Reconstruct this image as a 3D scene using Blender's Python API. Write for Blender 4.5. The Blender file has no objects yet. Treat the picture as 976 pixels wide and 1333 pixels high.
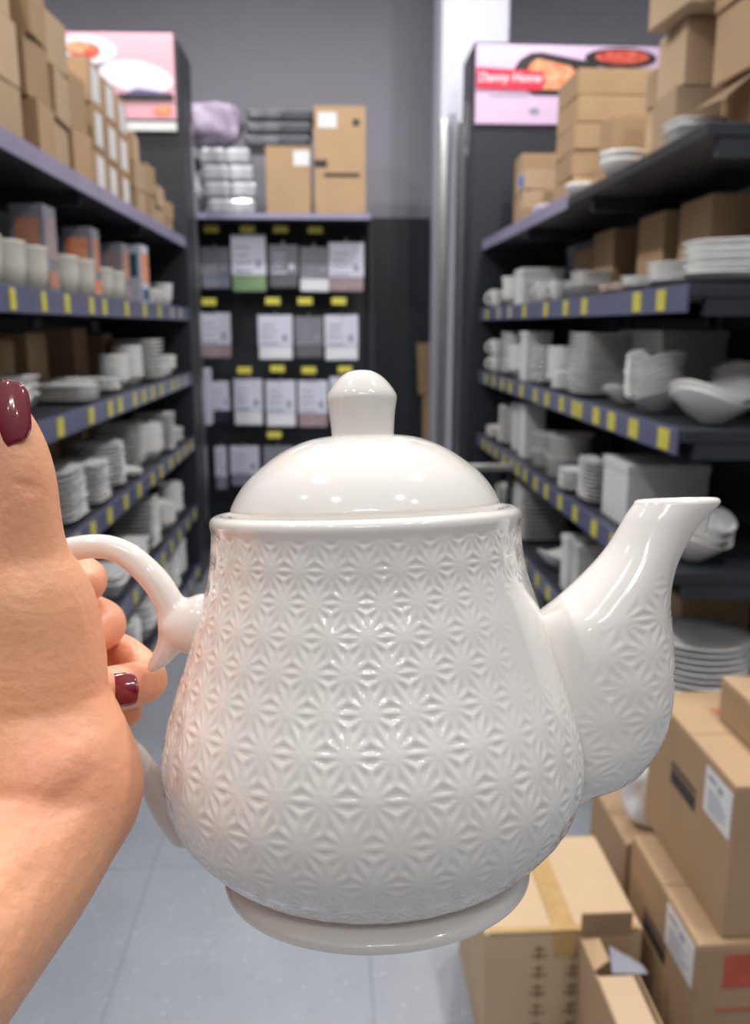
import bpy, bmesh, math, random
import numpy as np
from mathutils import Vector, Matrix, noise
random.seed(7)
S=bpy.context.scene; COL=S.collection
PI=math.pi
# ------------------------------------------------------------------ camera
F=1120.0; CX=488.0; CY=666.5
PIT=math.atan((CY-425)/F); YAW=math.atan((CX-430)*math.cos(PIT)/F)
CAM=Vector((0,0,1.5))
FW=Vector((math.sin(YAW)*math.cos(PIT),math.cos(YAW)*math.cos(PIT),-math.sin(PIT)))
RT=Vector((math.cos(YAW),-math.sin(YAW),0)); UP=RT.cross(FW)
def CP(px,py,d): return CAM+FW*d+RT*((px-CX)/F*d)+UP*(-(py-CY)/F*d)
cam=bpy.data.cameras.new('camera'); co=bpy.data.objects.new('camera',cam); COL.objects.link(co); S.camera=co
co.matrix_world=Matrix.Translation(CAM)@Matrix((RT,UP,-FW)).transposed().to_4x4()
cam.sensor_fit='VERTICAL'; cam.sensor_height=36; cam.lens=F/1333*36; cam.clip_start=.03
cam.dof.use_dof=True; cam.dof.focus_distance=.285; cam.dof.aperture_fstop=13.0
# ------------------------------------------------------------------ materials
def mat(name,col,rough=.5,metal=0,spec=.5,coat=0,sss=0,noise_s=0,noise_a=0,bump=0,bump_s=40,sssr=(1,.5,.3),col2=None,emit=0):
    m=bpy.data.materials.new(name); m.use_nodes=True; nt=m.node_tree; b=nt.nodes['Principled BSDF']
    b.inputs['Base Color'].default_value=(*col,1); b.inputs['Roughness'].default_value=rough
    b.inputs['Metallic'].default_value=metal; b.inputs['Specular IOR Level'].default_value=spec
    b.inputs['Coat Weight'].default_value=coat; b.inputs['Coat Roughness'].default_value=.03
    if sss:
        b.inputs['Subsurface Weight'].default_value=sss; b.inputs['Subsurface Radius'].default_value=sssr; b.inputs['Subsurface Scale'].default_value=.006
    tc=nt.nodes.new('ShaderNodeTexCoord')
    if noise_s:
        n=nt.nodes.new('ShaderNodeTexNoise'); n.inputs['Scale'].default_value=noise_s; n.inputs['Detail'].default_value=4
        nt.links.new(tc.outputs['Object'],n.inputs['Vector'])
        mx=nt.nodes.new('ShaderNodeMix'); mx.data_type='RGBA'
        c2=col2 or tuple(c*(1-noise_a) for c in col)
        mx.inputs[6].default_value=(*col,1); mx.inputs[7].default_value=(*c2,1)
        r=nt.nodes.new('ShaderNodeMapRange'); r.inputs[1].default_value=.35; r.inputs[2].default_value=.65
        nt.links.new(n.outputs[0],r.inputs[0]); nt.links.new(r.outputs[0],mx.inputs[0]); nt.links.new(mx.outputs[2],b.inputs['Base Color'])
    if bump:
        n=nt.nodes.new('ShaderNodeTexNoise'); n.inputs['Scale'].default_value=bump_s; n.inputs['Detail'].default_value=5
        nt.links.new(tc.outputs['Object'],n.inputs['Vector'])
        bp=nt.nodes.new('ShaderNodeBump'); bp.inputs['Strength'].default_value=bump; bp.inputs['Distance'].default_value=.002
        nt.links.new(n.outputs[0],bp.inputs['Height']); nt.links.new(bp.outputs[0],b.inputs['Normal'])
    return m
def carton_mat(name,col):
    m=mat(name,col,.75,spec=.25,bump=.25,bump_s=30); nt=m.node_tree; b=nt.nodes['Principled BSDF']
    oi=nt.nodes.new('ShaderNodeObjectInfo'); n=nt.nodes.new('ShaderNodeTexNoise'); n.inputs['Scale'].default_value=6
    tc=nt.nodes.new('ShaderNodeTexCoord'); nt.links.new(tc.outputs['Object'],n.inputs['Vector'])
    a=nt.nodes.new('ShaderNodeMath'); a.operation='MULTIPLY_ADD'; a.inputs[1].default_value=.28; a.inputs[2].default_value=.76
    nt.links.new(oi.outputs['Random'],a.inputs[0])
    a2=nt.nodes.new('ShaderNodeMath'); a2.operation='MULTIPLY_ADD'; a2.inputs[1].default_value=.22; nt.links.new(n.outputs[0],a2.inputs[0]); nt.links.new(a.outputs[0],a2.inputs[2])
    v=nt.nodes.new('ShaderNodeHueSaturation'); v.inputs['Color'].default_value=(*col,1); nt.links.new(a2.outputs[0],v.inputs['Value'])
    nt.links.new(v.outputs[0],b.inputs['Base Color']); return m
M={}
M['porcelain']=mat('white_porcelain',(.85,.815,.775),.10,spec=.6,coat=.5,sss=.06,sssr=(1,.8,.6))
M['ceramic']=mat('shelf_ceramic',(.88,.88,.87),.22,spec=.5,noise_s=3,noise_a=.04)
M['ceramic2']=mat('grey_ceramic',(.66,.65,.63),.25,noise_s=3,noise_a=.05)
M['cream']=mat('cream_ceramic',(.74,.72,.64),.25,noise_s=3,noise_a=.05)
M['pink']=mat('blush_ceramic',(.78,.66,.60),.25,noise_s=3,noise_a=.05)
M['carton']=carton_mat('brown_cardboard',(.44,.295,.175))
M['carton_pale']=carton_mat('pale_cardboard',(.52,.375,.245))
M['carton_in']=mat('cardboard_inside_shade',(.33,.21,.12),.85,noise_s=8,noise_a=.15)  # shade inside the open carton, painted as darker cardboard
M['tape']=mat('packing_tape',(.52,.34,.15),.18,spec=.6,noise_s=20,noise_a=.15)
M['label']=mat('white_label',(.78,.78,.80),.5,noise_s=15,noise_a=.05)
M['ink']=mat('black_ink',(.035,.03,.03),.6,noise_s=20,noise_a=.2)
M['greyink']=mat('grey_ink',(.33,.33,.40),.6,noise_s=20,noise_a=.2)
M['brownink']=mat('brown_print',(.34,.215,.12),.7,noise_s=20,noise_a=.2)
M['redink']=mat('red_print',(.55,.10,.06),.7,noise_s=20,noise_a=.2)
M['rack']=mat('dark_rack_metal',(.030,.033,.042),.45,spec=.5,noise_s=4,noise_a=.25)
M['panel']=mat('dark_panel',(.022,.025,.034),.55,noise_s=3,noise_a=.2)
M['rail']=mat('blue_grey_price_rail',(.13,.14,.25),.3,noise_s=5,noise_a=.15)
M['raillav']=mat('lavender_edge_and_reflection',(.33,.31,.47),.35,noise_s=5,noise_a=.15)
M['yellow']=mat('yellow_price_tag',(.72,.66,.10),.4,noise_s=30,noise_a=.15)
M['oldtag']=mat('pale_price_tag',(.62,.60,.48),.4,noise_s=30,noise_a=.15)
M['steel']=mat('steel',(.62,.62,.64),.3,metal=1,noise_s=10,noise_a=.1)
M['film']=mat('clear_film_wrap',(.62,.63,.68),.15,spec=.8,noise_s=9,noise_a=.35,bump=.9,bump_s=25)
M['filmdark']=mat('film_wrapped_dark_cloth',(.11,.115,.14),.18,spec=.9,noise_s=12,noise_a=.5,bump=1,bump_s=22)
M['lilac']=mat('lilac_towel',(.50,.42,.56),.7,noise_s=14,noise_a=.3,bump=1,bump_s=30)
M['navy']=mat('navy_plastic',(.02,.024,.05),.4,noise_s=10,noise_a=.3)
M['skin']=mat('skin',(.88,.45,.26),.42,spec=.4,sss=.25,noise_s=22,col2=(.84,.38,.23),bump=.25,bump_s=350)
M['nail']=mat('dark_red_nail_varnish',(.20,.006,.022),.12,spec=.7,coat=.8,noise_s=20,noise_a=.1)
M['black']=mat('black',(.02,.02,.022),.5,noise_s=10,noise_a=.2)
M['signpink']=mat('pink_print',(.80,.42,.50),.45,noise_s=2,noise_a=.08)
M['signlil']=mat('lilac_print',(.72,.52,.74),.45,noise_s=2,noise_a=.06)
M['signwhite']=mat('white_print',(.82,.76,.86),.45,noise_s=4,noise_a=.1)
M['red']=mat('red_banner',(.68,.02,.06),.45,noise_s=4,noise_a=.06)
M['orange']=mat('orange_food_print',(.85,.20,.06),.5,noise_s=22,col2=(.85,.42,.25))
M['redfood']=mat('red_food_print',(.45,.03,.03),.5,noise_s=25,col2=(.75,.16,.10))
M['violet']=mat('violet_print',(.20,.15,.36),.5,noise_s=8,noise_a=.3)
M['green']=mat('sage_green_linen',(.24,.36,.20),.8,noise_s=30,noise_a=.2)
M['rose']=mat('dusty_rose_linen',(.38,.29,.31),.8,noise_s=30,noise_a=.2)
M['greylinen']=mat('grey_linen',(.14,.14,.16),.8,noise_s=30,noise_a=.2)
M['lavgrey']=mat('lavender_grey_linen',(.24,.24,.32),.8,noise_s=30,noise_a=.2)
M['whitelinen']=mat('white_linen',(.78,.78,.85),.7,noise_s=30,noise_a=.06)
M['cardgrey']=mat('grey_header_card',(.22,.22,.26),.5,noise_s=10,noise_a=.1)
M['cardwhite']=mat('white_header_card',(.66,.67,.80),.5,noise_s=10,noise_a=.06)
M['blue']=mat('blue_sticker',(.01,.22,.75),.4,noise_s=10,noise_a=.1)
M['teal']=mat('teal_print',(.03,.12,.18),.5,noise_s=10,noise_a=.1)
M['peach']=mat('peach_print',(.62,.30,.20),.5,noise_s=14,noise_a=.25)
M['boxgrey']=mat('grey_picture_box',(.30,.30,.36),.5,noise_s=10,noise_a=.25)
M['wall']=mat('grey_wall',(.33,.315,.365),.8,noise_s=1.2,noise_a=.06)
M['pillar']=mat('white_painted_pillar',(.66,.66,.76),.5,noise_s=2,noise_a=.05)
M['whitebag']=mat('white_plastic_bag',(.82,.83,.86),.3,spec=.6,noise_s=20,noise_a=.08,bump=.6,bump_s=60)
def floor_mat():
    m=mat('grey_vinyl_floor',(.33,.35,.39),.32,spec=.4); nt=m.node_tree; b=nt.nodes['Principled BSDF']
    tc=nt.nodes.new('ShaderNodeTexCoord')
    n=nt.nodes.new('ShaderNodeTexNoise'); n.inputs['Scale'].default_value=3; n.inputs['Detail'].default_value=6
    nt.links.new(tc.outputs['Object'],n.inputs['Vector'])
    v=nt.nodes.new('ShaderNodeTexVoronoi'); v.inputs['Scale'].default_value=42; nt.links.new(tc.outputs['Object'],v.inputs['Vector'])
    lt=nt.nodes.new('ShaderNodeMath'); lt.operation='LESS_THAN'; lt.inputs[1].default_value=.12; nt.links.new(v.outputs['Distance'],lt.inputs[0])
    br=nt.nodes.new('ShaderNodeTexBrick'); br.offset=0; br.inputs['Scale'].default_value=1; br.inputs['Brick Width'].default_value=.6; br.inputs['Row Height'].default_value=.6
    br.inputs['Mortar Size'].default_value=.002; br.inputs['Color1'].default_value=(.345,.365,.41,1); br.inputs['Color2'].default_value=(.33,.35,.395,1); br.inputs['Mortar'].default_value=(.22,.235,.27,1)
    mp=nt.nodes.new('ShaderNodeMapping'); mp.inputs['Location'].default_value=(.52,.2,0); nt.links.new(tc.outputs['Object'],mp.inputs[0]); nt.links.new(mp.outputs[0],br.inputs['Vector'])
    mx=nt.nodes.new('ShaderNodeMix'); mx.data_type='RGBA'; mx.blend_type='MULTIPLY'; mx.inputs[0].default_value=.35
    nt.links.new(br.outputs[0],mx.inputs[6]); nt.links.new(n.outputs[0],mx.inputs[7])
    m2=nt.nodes.new('ShaderNodeMix'); m2.data_type='RGBA'; nt.links.new(lt.outputs[0],m2.inputs[0]); nt.links.new(mx.outputs[2],m2.inputs[6])
    cr=nt.nodes.new('ShaderNodeValToRGB'); cr.color_ramp.elements[0].position=.45; cr.color_ramp.elements[1].position=.55
    cr.color_ramp.elements[0].color=(.17,.18,.21,1); cr.color_ramp.elements[1].color=(.5,.52,.56,1)
    nt.links.new(v.outputs['Color'],cr.inputs[0]); nt.links.new(cr.outputs[0],m2.inputs[7])
    nt.links.new(m2.outputs[2],b.inputs['Base Color']); return m
M['floor']=floor_mat()
# ------------------------------------------------------------------ helpers
def mesh_of(bm,name):
    me=bpy.data.meshes.new(name); bmesh.ops.recalc_face_normals(bm,faces=bm.faces); bm.to_mesh(me); bm.free(); return me
def link(name,me,m,parent=None,smooth=False,loc=None,rot=None):
    if m and not me.materials: me.materials.append(M[m])
    if smooth:
        for p in me.polygons: p.use_smooth=True
    o=bpy.data.objects.new(name,me); COL.objects.link(o)
    if parent: o.parent=parent
    if loc: o.location=loc
    if rot: o.rotation_euler=rot
    return o
def tag(o,label=None,cat=None,group=None,kind=None):
    if label: o['label']=label
    if cat: o['category']=cat
    if group: o['group']=group
    if kind: o['kind']=kind
    return o
def thing(name,label,cat,loc=(0,0,0),rz=0,group=None):
    o=bpy.data.objects.new(name,None); COL.objects.link(o); o.location=loc; o.rotation_euler=(0,0,rz); o.empty_display_size=.02
    return tag(o,label,cat,group)
def dup(r,loc,rz=0,label=None,group=None):
    c=r.copy(); COL.objects.link(c); c.location=loc; c.rotation_euler=(r.rotation_euler[0],r.rotation_euler[1],rz)
    if label: c['label']=label
    if group: c['group']=group
    elif 'group' in c: del c['group']
    for ch in list(r.children):
        d=ch.copy(); COL.objects.link(d); d.parent=c
        for g in list(ch.children):
            e=g.copy(); COL.objects.link(e); e.parent=d
    return c
def box(bm,x0,x1,y0,y1,z0,z1,bev=0,mtx=None):
    r=bmesh.ops.create_cube(bm,size=1); vs=r['verts']
    for v in vs: v.co=Vector(((x0+x1)/2+v.co.x*(x1-x0),(y0+y1)/2+v.co.y*(y1-y0),(z0+z1)/2+v.co.z*(z1-z0)))
    if mtx: bmesh.ops.transform(bm,matrix=mtx,verts=vs)
    if bev:
        es=list({e for v in vs for e in v.link_edges}); bmesh.ops.bevel(bm,geom=es,offset=bev,segments=2,affect='EDGES',profile=.5)
def boxme(name,*a,bev=0):
    bm=bmesh.new(); box(bm,*a,bev=bev); return mesh_of(bm,name)
def quadp(bm,pts):
    vs=[bm.verts.new(p) for p in pts]; bm.faces.new(vs)
def lathe(prof,seg=40,sq=None,wave=None):
    """profile [(r,z)], optional superellipse exponent for square dishes, optional wavy rim"""
    bm=bmesh.new(); rings=[]
    for k,(r,z) in enumerate(prof):
        ring=[]
        for i in range(seg):
            a=2*PI*i/seg; c,s=math.cos(a),math.sin(a)
            f=1
            if sq: f=1/((abs(c)**sq+abs(s)**sq)**(1/sq))
            zz=z
            if wave: zz=z+wave[0]*math.cos(wave[1]*a)*(max(z,0)/wave[2])**2; 
            ring.append(bm.verts.new((r*f*c,r*f*s,zz)))
        rings.append(ring)
    for A,B in zip(rings,rings[1:]):
        for i in range(seg):
            j=(i+1)%seg; bm.faces.new((A[i],A[j],B[j],B[i]))
    for R in (rings[0],rings[-1]):
        try: bm.faces.new(R)
        except ValueError: pass
    return bm
def strokes(bm,plane,rects,off=.0008):
    """thin raised strips on a face: plane=(origin,u,v,n) rects=(u0,u1,v0,v1)"""
    o,u,v,n=plane
    for (a,b,c,d) in rects:
        P=[o+u*p+v*q+n*k for k in (0,off) for (p,q) in ((a,c),(b,c),(b,d),(a,d))]
        vs=[bm.verts.new(p) for p in P]
        for f in ((0,1,2,3),(4,5,6,7),(0,1,5,4),(1,2,6,5),(2,3,7,6),(3,0,4,7)): bm.faces.new([vs[i] for i in f])
# ------------------------------------------------------------------ room
def struct(name,me,m): return tag(link(name,me,m),kind='structure')
struct('floor',boxme('floor',-4.5,4.5,-5,6.9,-.1,0),'floor')
struct('wall_back',boxme('wall_back',-4.5,4.5,6.7,6.9,0,5.2),'wall')
# low dark panelling on the back wall, right of the linen rack
struct('trim_1',boxme('trim',.27,.74,6.62,6.7,0,2.28),'panel')
# white square pillar
struct('pillar',boxme('pillar',.70,1.12,5.75,6.15,0,5.0,bev=.012),'pillar')
bm=bmesh.new(); box(bm,.70,.745,5.70,5.749,0,2.75,bev=.004); box(bm,.80,.835,5.70,5.749,0,2.75,bev=.004)
struct('trim_2',mesh_of(bm,'trim'),'steel')
# ------------------------------------------------------------------ side racks
ZS=[.12,.475,.875,1.245,1.60,1.965]
def rack(sg,edge,y0,y1,label,tags):
    r=thing('shelving_rack',label,'shelf rack',(sg*edge,y0,0))
    L=y1-y0; D=.52
    def bx(name,x0,x1,ya,yb,z0,z1,m,par=None,bev=.002):
        return link(name,boxme(name,*sorted((sg*x0,sg*x1)),ya,yb,z0,z1,bev=bev),m,par or r)
    bx('back_panel',D,D+.03,0,L,0,2.06,'panel')
    bx('plinth',.02,D,0,L,0,ZS[0]-.03,'panel')
    n=3
    for k in range(n+1):
        yy=k*(L-.04)/n
        bx('upright',D-.045,D,yy,yy+.04,0,2.06,'rack')
    for i,z in enumerate(ZS):
        bm=bmesh.new()
        box(bm,*sorted((0,sg*(D-.05))),0,L,z-.03,z,bev=.002)
        for k in range(n+1):                                   # brackets under the shelf
            yy=min(max(k*(L-.04)/n,.004),L-.03); box(bm,*sorted((sg*.03,sg*(D-.05))),yy,yy+.022,z-.075,z-.028)
        sh=link('shelf',mesh_of(bm,'shelf'),'rack',r)
        if i==5:
            a=1.2 if sg>0 else 0  # right rack: bluish reflection on the far part painted as a lavender strip
            pr=bx('shelf_edge',-.007,-.0005,a,L,z-.04,z+.012,'raillav',sh,bev=.001)
        else:
            a=.03
            pr=bx('price_rail',-.009,-.0005,a,L,z-.066,z+.002,'rail',sh,bev=.001)
            for (ty,tw) in tags[i]:
                if ty+tw<L: bx('price_tag',-.012,-.0095,ty,ty+tw,z-.06,z-.006,'yellow' if ty<1.9 or random.random()<.6 else 'oldtag',pr,bev=.0006)
    return r
def mk(seq): return [(p,w) for p,w in seq]
def rnd(a,b,lo,hi,w=.055):
    out=[];y=a
    while y<b: out.append((y,w)); y+=random.uniform(lo,hi)
    return out
tR={0:rnd(.2,2.9,.16,.3),1:rnd(.2,2.9,.15,.24),2:[(.1,.05),(.42,.06),(.62,.06)]+rnd(.85,2.85,.15,.25),
    3:[(.07,.075),(.3,.075),(.5,.07),(.66,.065),(.86,.05),(.93,.05)]+rnd(1.1,2.9,.16,.3),
    4:[(.16,.06),(.34,.065),(.86,.06),(1.1,.06),(1.4,.06)]+rnd(1.8,2.9,.25,.35)}
tL={0:rnd(.2,2.9,.16,.3),1:rnd(.3,2.8,.15,.26),2:[(.5,.06),(.68,.06),(.9,.06)]+rnd(1.15,2.8,.2,.3),
    3:[(.1,.06),(.42,.06),(.75,.06),(1.0,.06),(1.15,.06)]+rnd(1.4,2.8,.15,.3),
    4:[(.13,.04),(.37,.04),(.58,.05),(.85,.05),(1.02,.05)]+rnd(1.35,2.8,.2,.35)}
LX,RX,Y0,Y1=.80,.88,2.1,5.0
rack(-1,LX,Y0,Y1,'dark metal shelving rack with blue price rails on the left side of the aisle',tL)
rack(1,RX,Y0,Y1+.1,'dark metal shelving rack with blue price rails on the right side of the aisle',tR)
# end gondola panels carrying the header signs
def endpanel(sg,edge,y,label,h):
    r=thing('end_panel',label,'rack end panel',(sg*edge,y,0))
    link('board',boxme('board',*sorted((0,sg*.9)),0,.05,0,h,bev=.003),'panel',r)
    link('side_board',boxme('side',*sorted((0,sg*.04)),.051,.42,0,h,bev=.003),'rack',r)
    link('edge_strip',boxme('strip',*sorted((-sg*.006,-sg*.0005)),.30,.40,.3,h-.35,bev=.001),'steel',r)
    return r
endpanel(-1,LX-.012,Y1+.002,'tall dark end panel closing the left rack beside the linen rack',2.98)
ep=endpanel(1,RX-.075,Y1+.102,'tall dark end panel closing the right rack in front of the white pillar',3.02)
bm=bmesh.new()
for p,q in (((.10,2.52),(.10,2.74)),((.10,2.52),(.15,2.47)),((.15,2.47),(.2,2.53)),((.22,2.58),(.22,2.78))):
    a=Vector((-.001,p[0]+.05,p[1])); b=Vector((-.001,q[0]+.05,q[1])); dr=(b-a).normalized(); nn=Vector((0,-dr.z,dr.y))*.006
    quadp(bm,[a-nn,b-nn,b+nn,a+nn]); 
g=bmesh.ops.extrude_face_region(bm,geom=bm.faces[:]); bmesh.ops.translate(bm,verts=[v for v in g['geom'] if isinstance(v,bmesh.types.BMVert)],vec=(-.003,0,0))
tag(link('handwritten_mark',mesh_of(bm,'mark'),'label',ep),'thin white handwritten mark on the panel side')
# ------------------------------------------------------------------ header signs
def ellipse_prism(bm,cx,cz,rx,rz,y0,y1,a0=0,a1=2*PI,seg=36,rot=0):
    pts=[]
    for i in range(seg):
        a=a0+(a1-a0)*i/(seg-1 if a1-a0<6.2 else seg)
        x=rx*math.cos(a); z=rz*math.sin(a); pts.append((cx+x*math.cos(rot)-z*math.sin(rot),cz+x*math.sin(rot)+z*math.cos(rot)))
    A=[bm.verts.new((x,y0,z)) for x,z in pts]; B=[bm.verts.new((x,y1,z)) for x,z in pts]
    bm.faces.new(A); bm.faces.new(B[::-1])
    for i in range(len(A)): j=(i+1)%len(A); bm.faces.new((A[i],A[j],B[j],B[i]))
def pprism(bm,pts,y0,y1):
    A=[bm.verts.new((x,y0,z)) for x,z in pts]; B=[bm.verts.new((x,y1,z)) for x,z in pts]
    bm.faces.new(A); bm.faces.new(B[::-1])
    for i in range(len(A)): j=(i+1)%len(A); bm.faces.new((A[i],A[j],B[j],B[i]))
def flat(name,m,par,fn,lab=None):
    bm=bmesh.new(); fn(bm); o=link(name,mesh_of(bm,name),m,par)
    if lab: o['label']=lab
    return o
# right sign : pixel (618..~860, 58..160)
sy=Y1+.1-.012
w=1.10; h=.405; sx=RX-.068; sz=2.60
sg_=thing('header_sign','lilac header sign with red banner and food photo above the right rack','sign',(sx,sy,sz))
link('board',boxme('board',0,w,0,.012,0,h,bev=.002),'signlil',sg_)
flat('tray_print','black',sg_,lambda b:(pprism(b,[(.20,.27),(.24,.33),(.30,.365),(.36,.37),(.60,.33),(.70,.29),(.70,.15),(.32,.15),(.24,.20)],-.002,-.0004)),'black tray in the food photo')
flat('salmon_print','orange',sg_,lambda b:pprism(b,[(.27,.24),(.30,.31),(.34,.335),(.52,.30),(.56,.27),(.56,.18),(.33,.18)],-.004,-.0022),'orange food slices in the photo')
flat('dark_bowl_print','black',sg_,lambda b:ellipse_prism(b,.80,.345,.20,.052,-.003,-.0012),'dark bowl in the food photo')
flat('berry_print','redfood',sg_,lambda b:ellipse_prism(b,.81,.35,.15,.036,-.005,-.0032),'red food in the dark bowl')
flat('banner','red',sg_,lambda b:pprism(b,[(.004,.180),(.360,.172),(.385,.215),(.375,.270),(.004,.290)],-.007,-.0052),'red banner')
def text_mesh(s,size,bold=0,shear=0):
    c=bpy.data.curves.new('t','FONT'); c.body=s; c.size=size; c.offset=bold; c.shear=shear; c.extrude=.0006; c.align_x='CENTER'; c.align_y='CENTER'
    o=bpy.data.objects.new('t',c); COL.objects.link(o); dg=bpy.context.evaluated_depsgraph_get(); me=bpy.data.meshes.new_from_object(o.evaluated_get(dg)); bpy.data.objects.remove(o); return me
tm=text_mesh('Danny Home',.064,.0010,.12)
link('lettering',tm,'signwhite',sg_,loc=(.188,-.0085,.236),rot=(PI/2,0,0))
flat('small_print','greyink',sg_,lambda b:[pprism(b,[(.075+i*.025,.142),(.094+i*.025,.142),(.094+i*.025,.152),(.075+i*.025,.152)],-.002,-.0004) for i in range(9)])
flat('small_logo','greyink',sg_,lambda b:ellipse_prism(b,.33,.07,.03,.016,-.002,-.0004))
# left sign
w=1.0; sx=-LX-.01-w
sl=thing('header_sign','pink header sign with plates of food above the left rack','sign',(sx,Y1-.012,2.583))
link('board',boxme('board',0,w,0,.012,0,.42,bev=.002),'signpink',sl)
flat('white_plate_print','signwhite',sl,lambda b:ellipse_prism(b,.54,.335,.165,.07,-.003,-.0004,rot=-.05),'white plate in the food photo')
flat('plate_rim_print','teal',sl,lambda b:ellipse_prism(b,.53,.295,.14,.05,-.0015,-.0003),'dark rim under the plate')
flat('tomato_print','redfood',sl,lambda b:ellipse_prism(b,.54,.33,.08,.04,-.005,-.0032),'red tomatoes on the plate')
flat('orange_print','orange',sl,lambda b:ellipse_prism(b,.51,.345,.06,.03,-.0065,-.0052),'orange food on the plate')
flat('lilac_plate_print','signwhite',sl,lambda b:ellipse_prism(b,.80,.205,.195,.078,-.003,-.0004,rot=-.14),'pale lilac plate')
flat('plate_shade_print','violet',sl,lambda b:pprism(b,[(.74,.125),(.80,.150),(.88,.14),(.985,.125),(.985,.12),(.78,.115)],-.006,-.0042))
flat('table_edge_print','black',sl,lambda b:pprism(b,[(.7,.122),(.99,.122),(.99,.092),(.7,.092)],-.008,-.0062),'dark table edge')
flat('salmon_print','orange',sl,lambda b:ellipse_prism(b,.93,.042,.05,.026,-.003,-.0004))
link('white_rail',boxme('rail',0,w,-.01,0,-.06,-.015),'label',sl)
# ------------------------------------------------------------------ dish prototypes (meshes)
def smooth_me(bm,name):
    me=mesh_of(bm,name)
    for p in me.polygons: p.use_smooth=True
    return me
def me_mat(me,m): me.materials.append(M[m]); return me
ME={}
ME['round_plate']=me_mat(smooth_me(lathe([(.05,0),(.055,.002),(.09,.010),(.118,.020),(.122,.0225),(.12,.025),(.085,.014),(.06,.006),(.0001,.006)],40),'round_plate'),'ceramic')
ME['square_plate']=me_mat(smooth_me(lathe([(.05,0),(.055,.002),(.085,.006),(.108,.016),(.112,.018),(.11,.020),(.085,.010),(.06,.005),(.0001,.005)],48,sq=7),'square_plate'),'ceramic')
ME['square_bowl']=me_mat(smooth_me(lathe([(.04,0),(.045,.002),(.07,.022),(.082,.05),(.085,.052),(.082,.054),(.066,.024),(.04,.008),(.0001,.007)],48,sq=6),'square_bowl'),'ceramic')
ME['round_bowl']=me_mat(smooth_me(lathe([(.03,0),(.033,.006),(.058,.022),(.075,.05),(.079,.064),(.077,.065),(.07,.05),(.05,.022),(.02,.011),(.0001,.010)],40),'round_bowl'),'ceramic')
ME['wavy_bowl']=me_mat(smooth_me(lathe([(.035,0),(.04,.006),(.075,.03),(.102,.06),(.122,.082),(.125,.086),(.12,.087),(.098,.062),(.07,.033),(.035,.012),(.0001,.010)],64,wave=(.020,2,.08)),'wavy_bowl'),'ceramic')
ME['saucer']=me_mat(smooth_me(lathe([(.03,0),(.035,.002),(.055,.008),(.07,.016),(.072,.018),(.07,.019),(.05,.009),(.03,.005),(.0001,.005)],32),'saucer'),'ceramic')
ME['scalloped_plate']=None
def scallop():
    bm=bmesh.new(); seg=96; rings=[]
    for r,z in [(.06,0),(.065,.003),(.10,.012),(.128,.026),(.131,.029),(.128,.031),(.09,.016),(.06,.007),(.0001,.007)]:
        ring=[]
        for i in range(seg):
            a=2*PI*i/seg; f=1+.035*abs(math.sin(6*a))*(r/.13)**2; ring.append(bm.verts.new((r*f*math.cos(a),r*f*math.sin(a),z)))
        rings.append(ring)
    for A,B in zip(rings,rings[1:]):
        for i in range(seg): j=(i+1)%seg; bm.faces.new((A[i],A[j],B[j],B[i]))
    bm.faces.new(rings[0]); return bm
ME['scalloped_plate']=me_mat(smooth_me(scallop(),'scalloped_plate'),'ceramic')
ME['casserole']=me_mat(smooth_me(lathe([(.09,0),(.094,.004),(.10,.08),(.104,.084),(.104,.088),(.097,.088),(.092,.012),(.0001,.008)],48),'casserole'),'ceramic2')
ME['baking_dish']=me_mat(smooth_me(lathe([(.09,0),(.094,.003),(.104,.05),(.115,.056),(.115,.06),(.10,.06),(.09,.01),(.0001,.008)],48,sq=7),'baking_dish'),'ceramic')
ME['canister']=me_mat(smooth_me(lathe([(.05,0),(.055,.003),(.062,.06),(.064,.112),(.066,.116),(.064,.12),(.058,.118),(.055,.06),(.05,.01),(.0001,.008)],40),'canister'),'cream')
def cup_mesh():
    bm=lathe([(.022,0),(.025,.004),(.034,.03),(.037,.07),(.038,.073),(.036,.073),(.032,.03),(.02,.008),(.0001,.007)],28)
    return bm
ME['cup']=me_mat(smooth_me(cup_mesh(),'cup'),'ceramic')
def torus_handle(R,r,seg=14,ts=7):
    bm=bmesh.new(); rings=[]
    for i in range(seg):
        a=-PI/2+PI*i/(seg-1); c=Vector((.034+R*math.cos(a),0,.038+R*1.15*math.sin(a))); u=Vector((math.cos(a),0,math.sin(a)))
        rings.append([bm.verts.new(c+u*r*math.cos(2*PI*k/ts)+Vector((0,r*math.sin(2*PI*k/ts),0))) for k in range(ts)])
    for A,B in zip(rings,rings[1:]):
        for k in range(ts): j=(k+1)%ts; bm.faces.new((A[k],A[j],B[j],B[k]))
    bm.faces.new(rings[0]); bm.faces.new(rings[-1]); return bm
ME['cup_handle']=me_mat(smooth_me(torus_handle(.02,.0045),'cup_handle'),'ceramic')
CAT={'round_plate':'plate','square_plate':'plate','square_bowl':'bowl','round_bowl':'bowl','wavy_bowl':'bowl','saucer':'plate','scalloped_plate':'plate','casserole':'casserole dish','baking_dish':'baking dish','canister':'canister','cup':'cup'}
PITCH={'round_plate':.0125,'square_plate':.0125,'square_bowl':.018,'round_bowl':.022,'wavy_bowl':.022,'saucer':.010,'scalloped_plate':.0145,'casserole':.089,'baking_dish':.0125,'canister':.125,'cup':.076}
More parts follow.
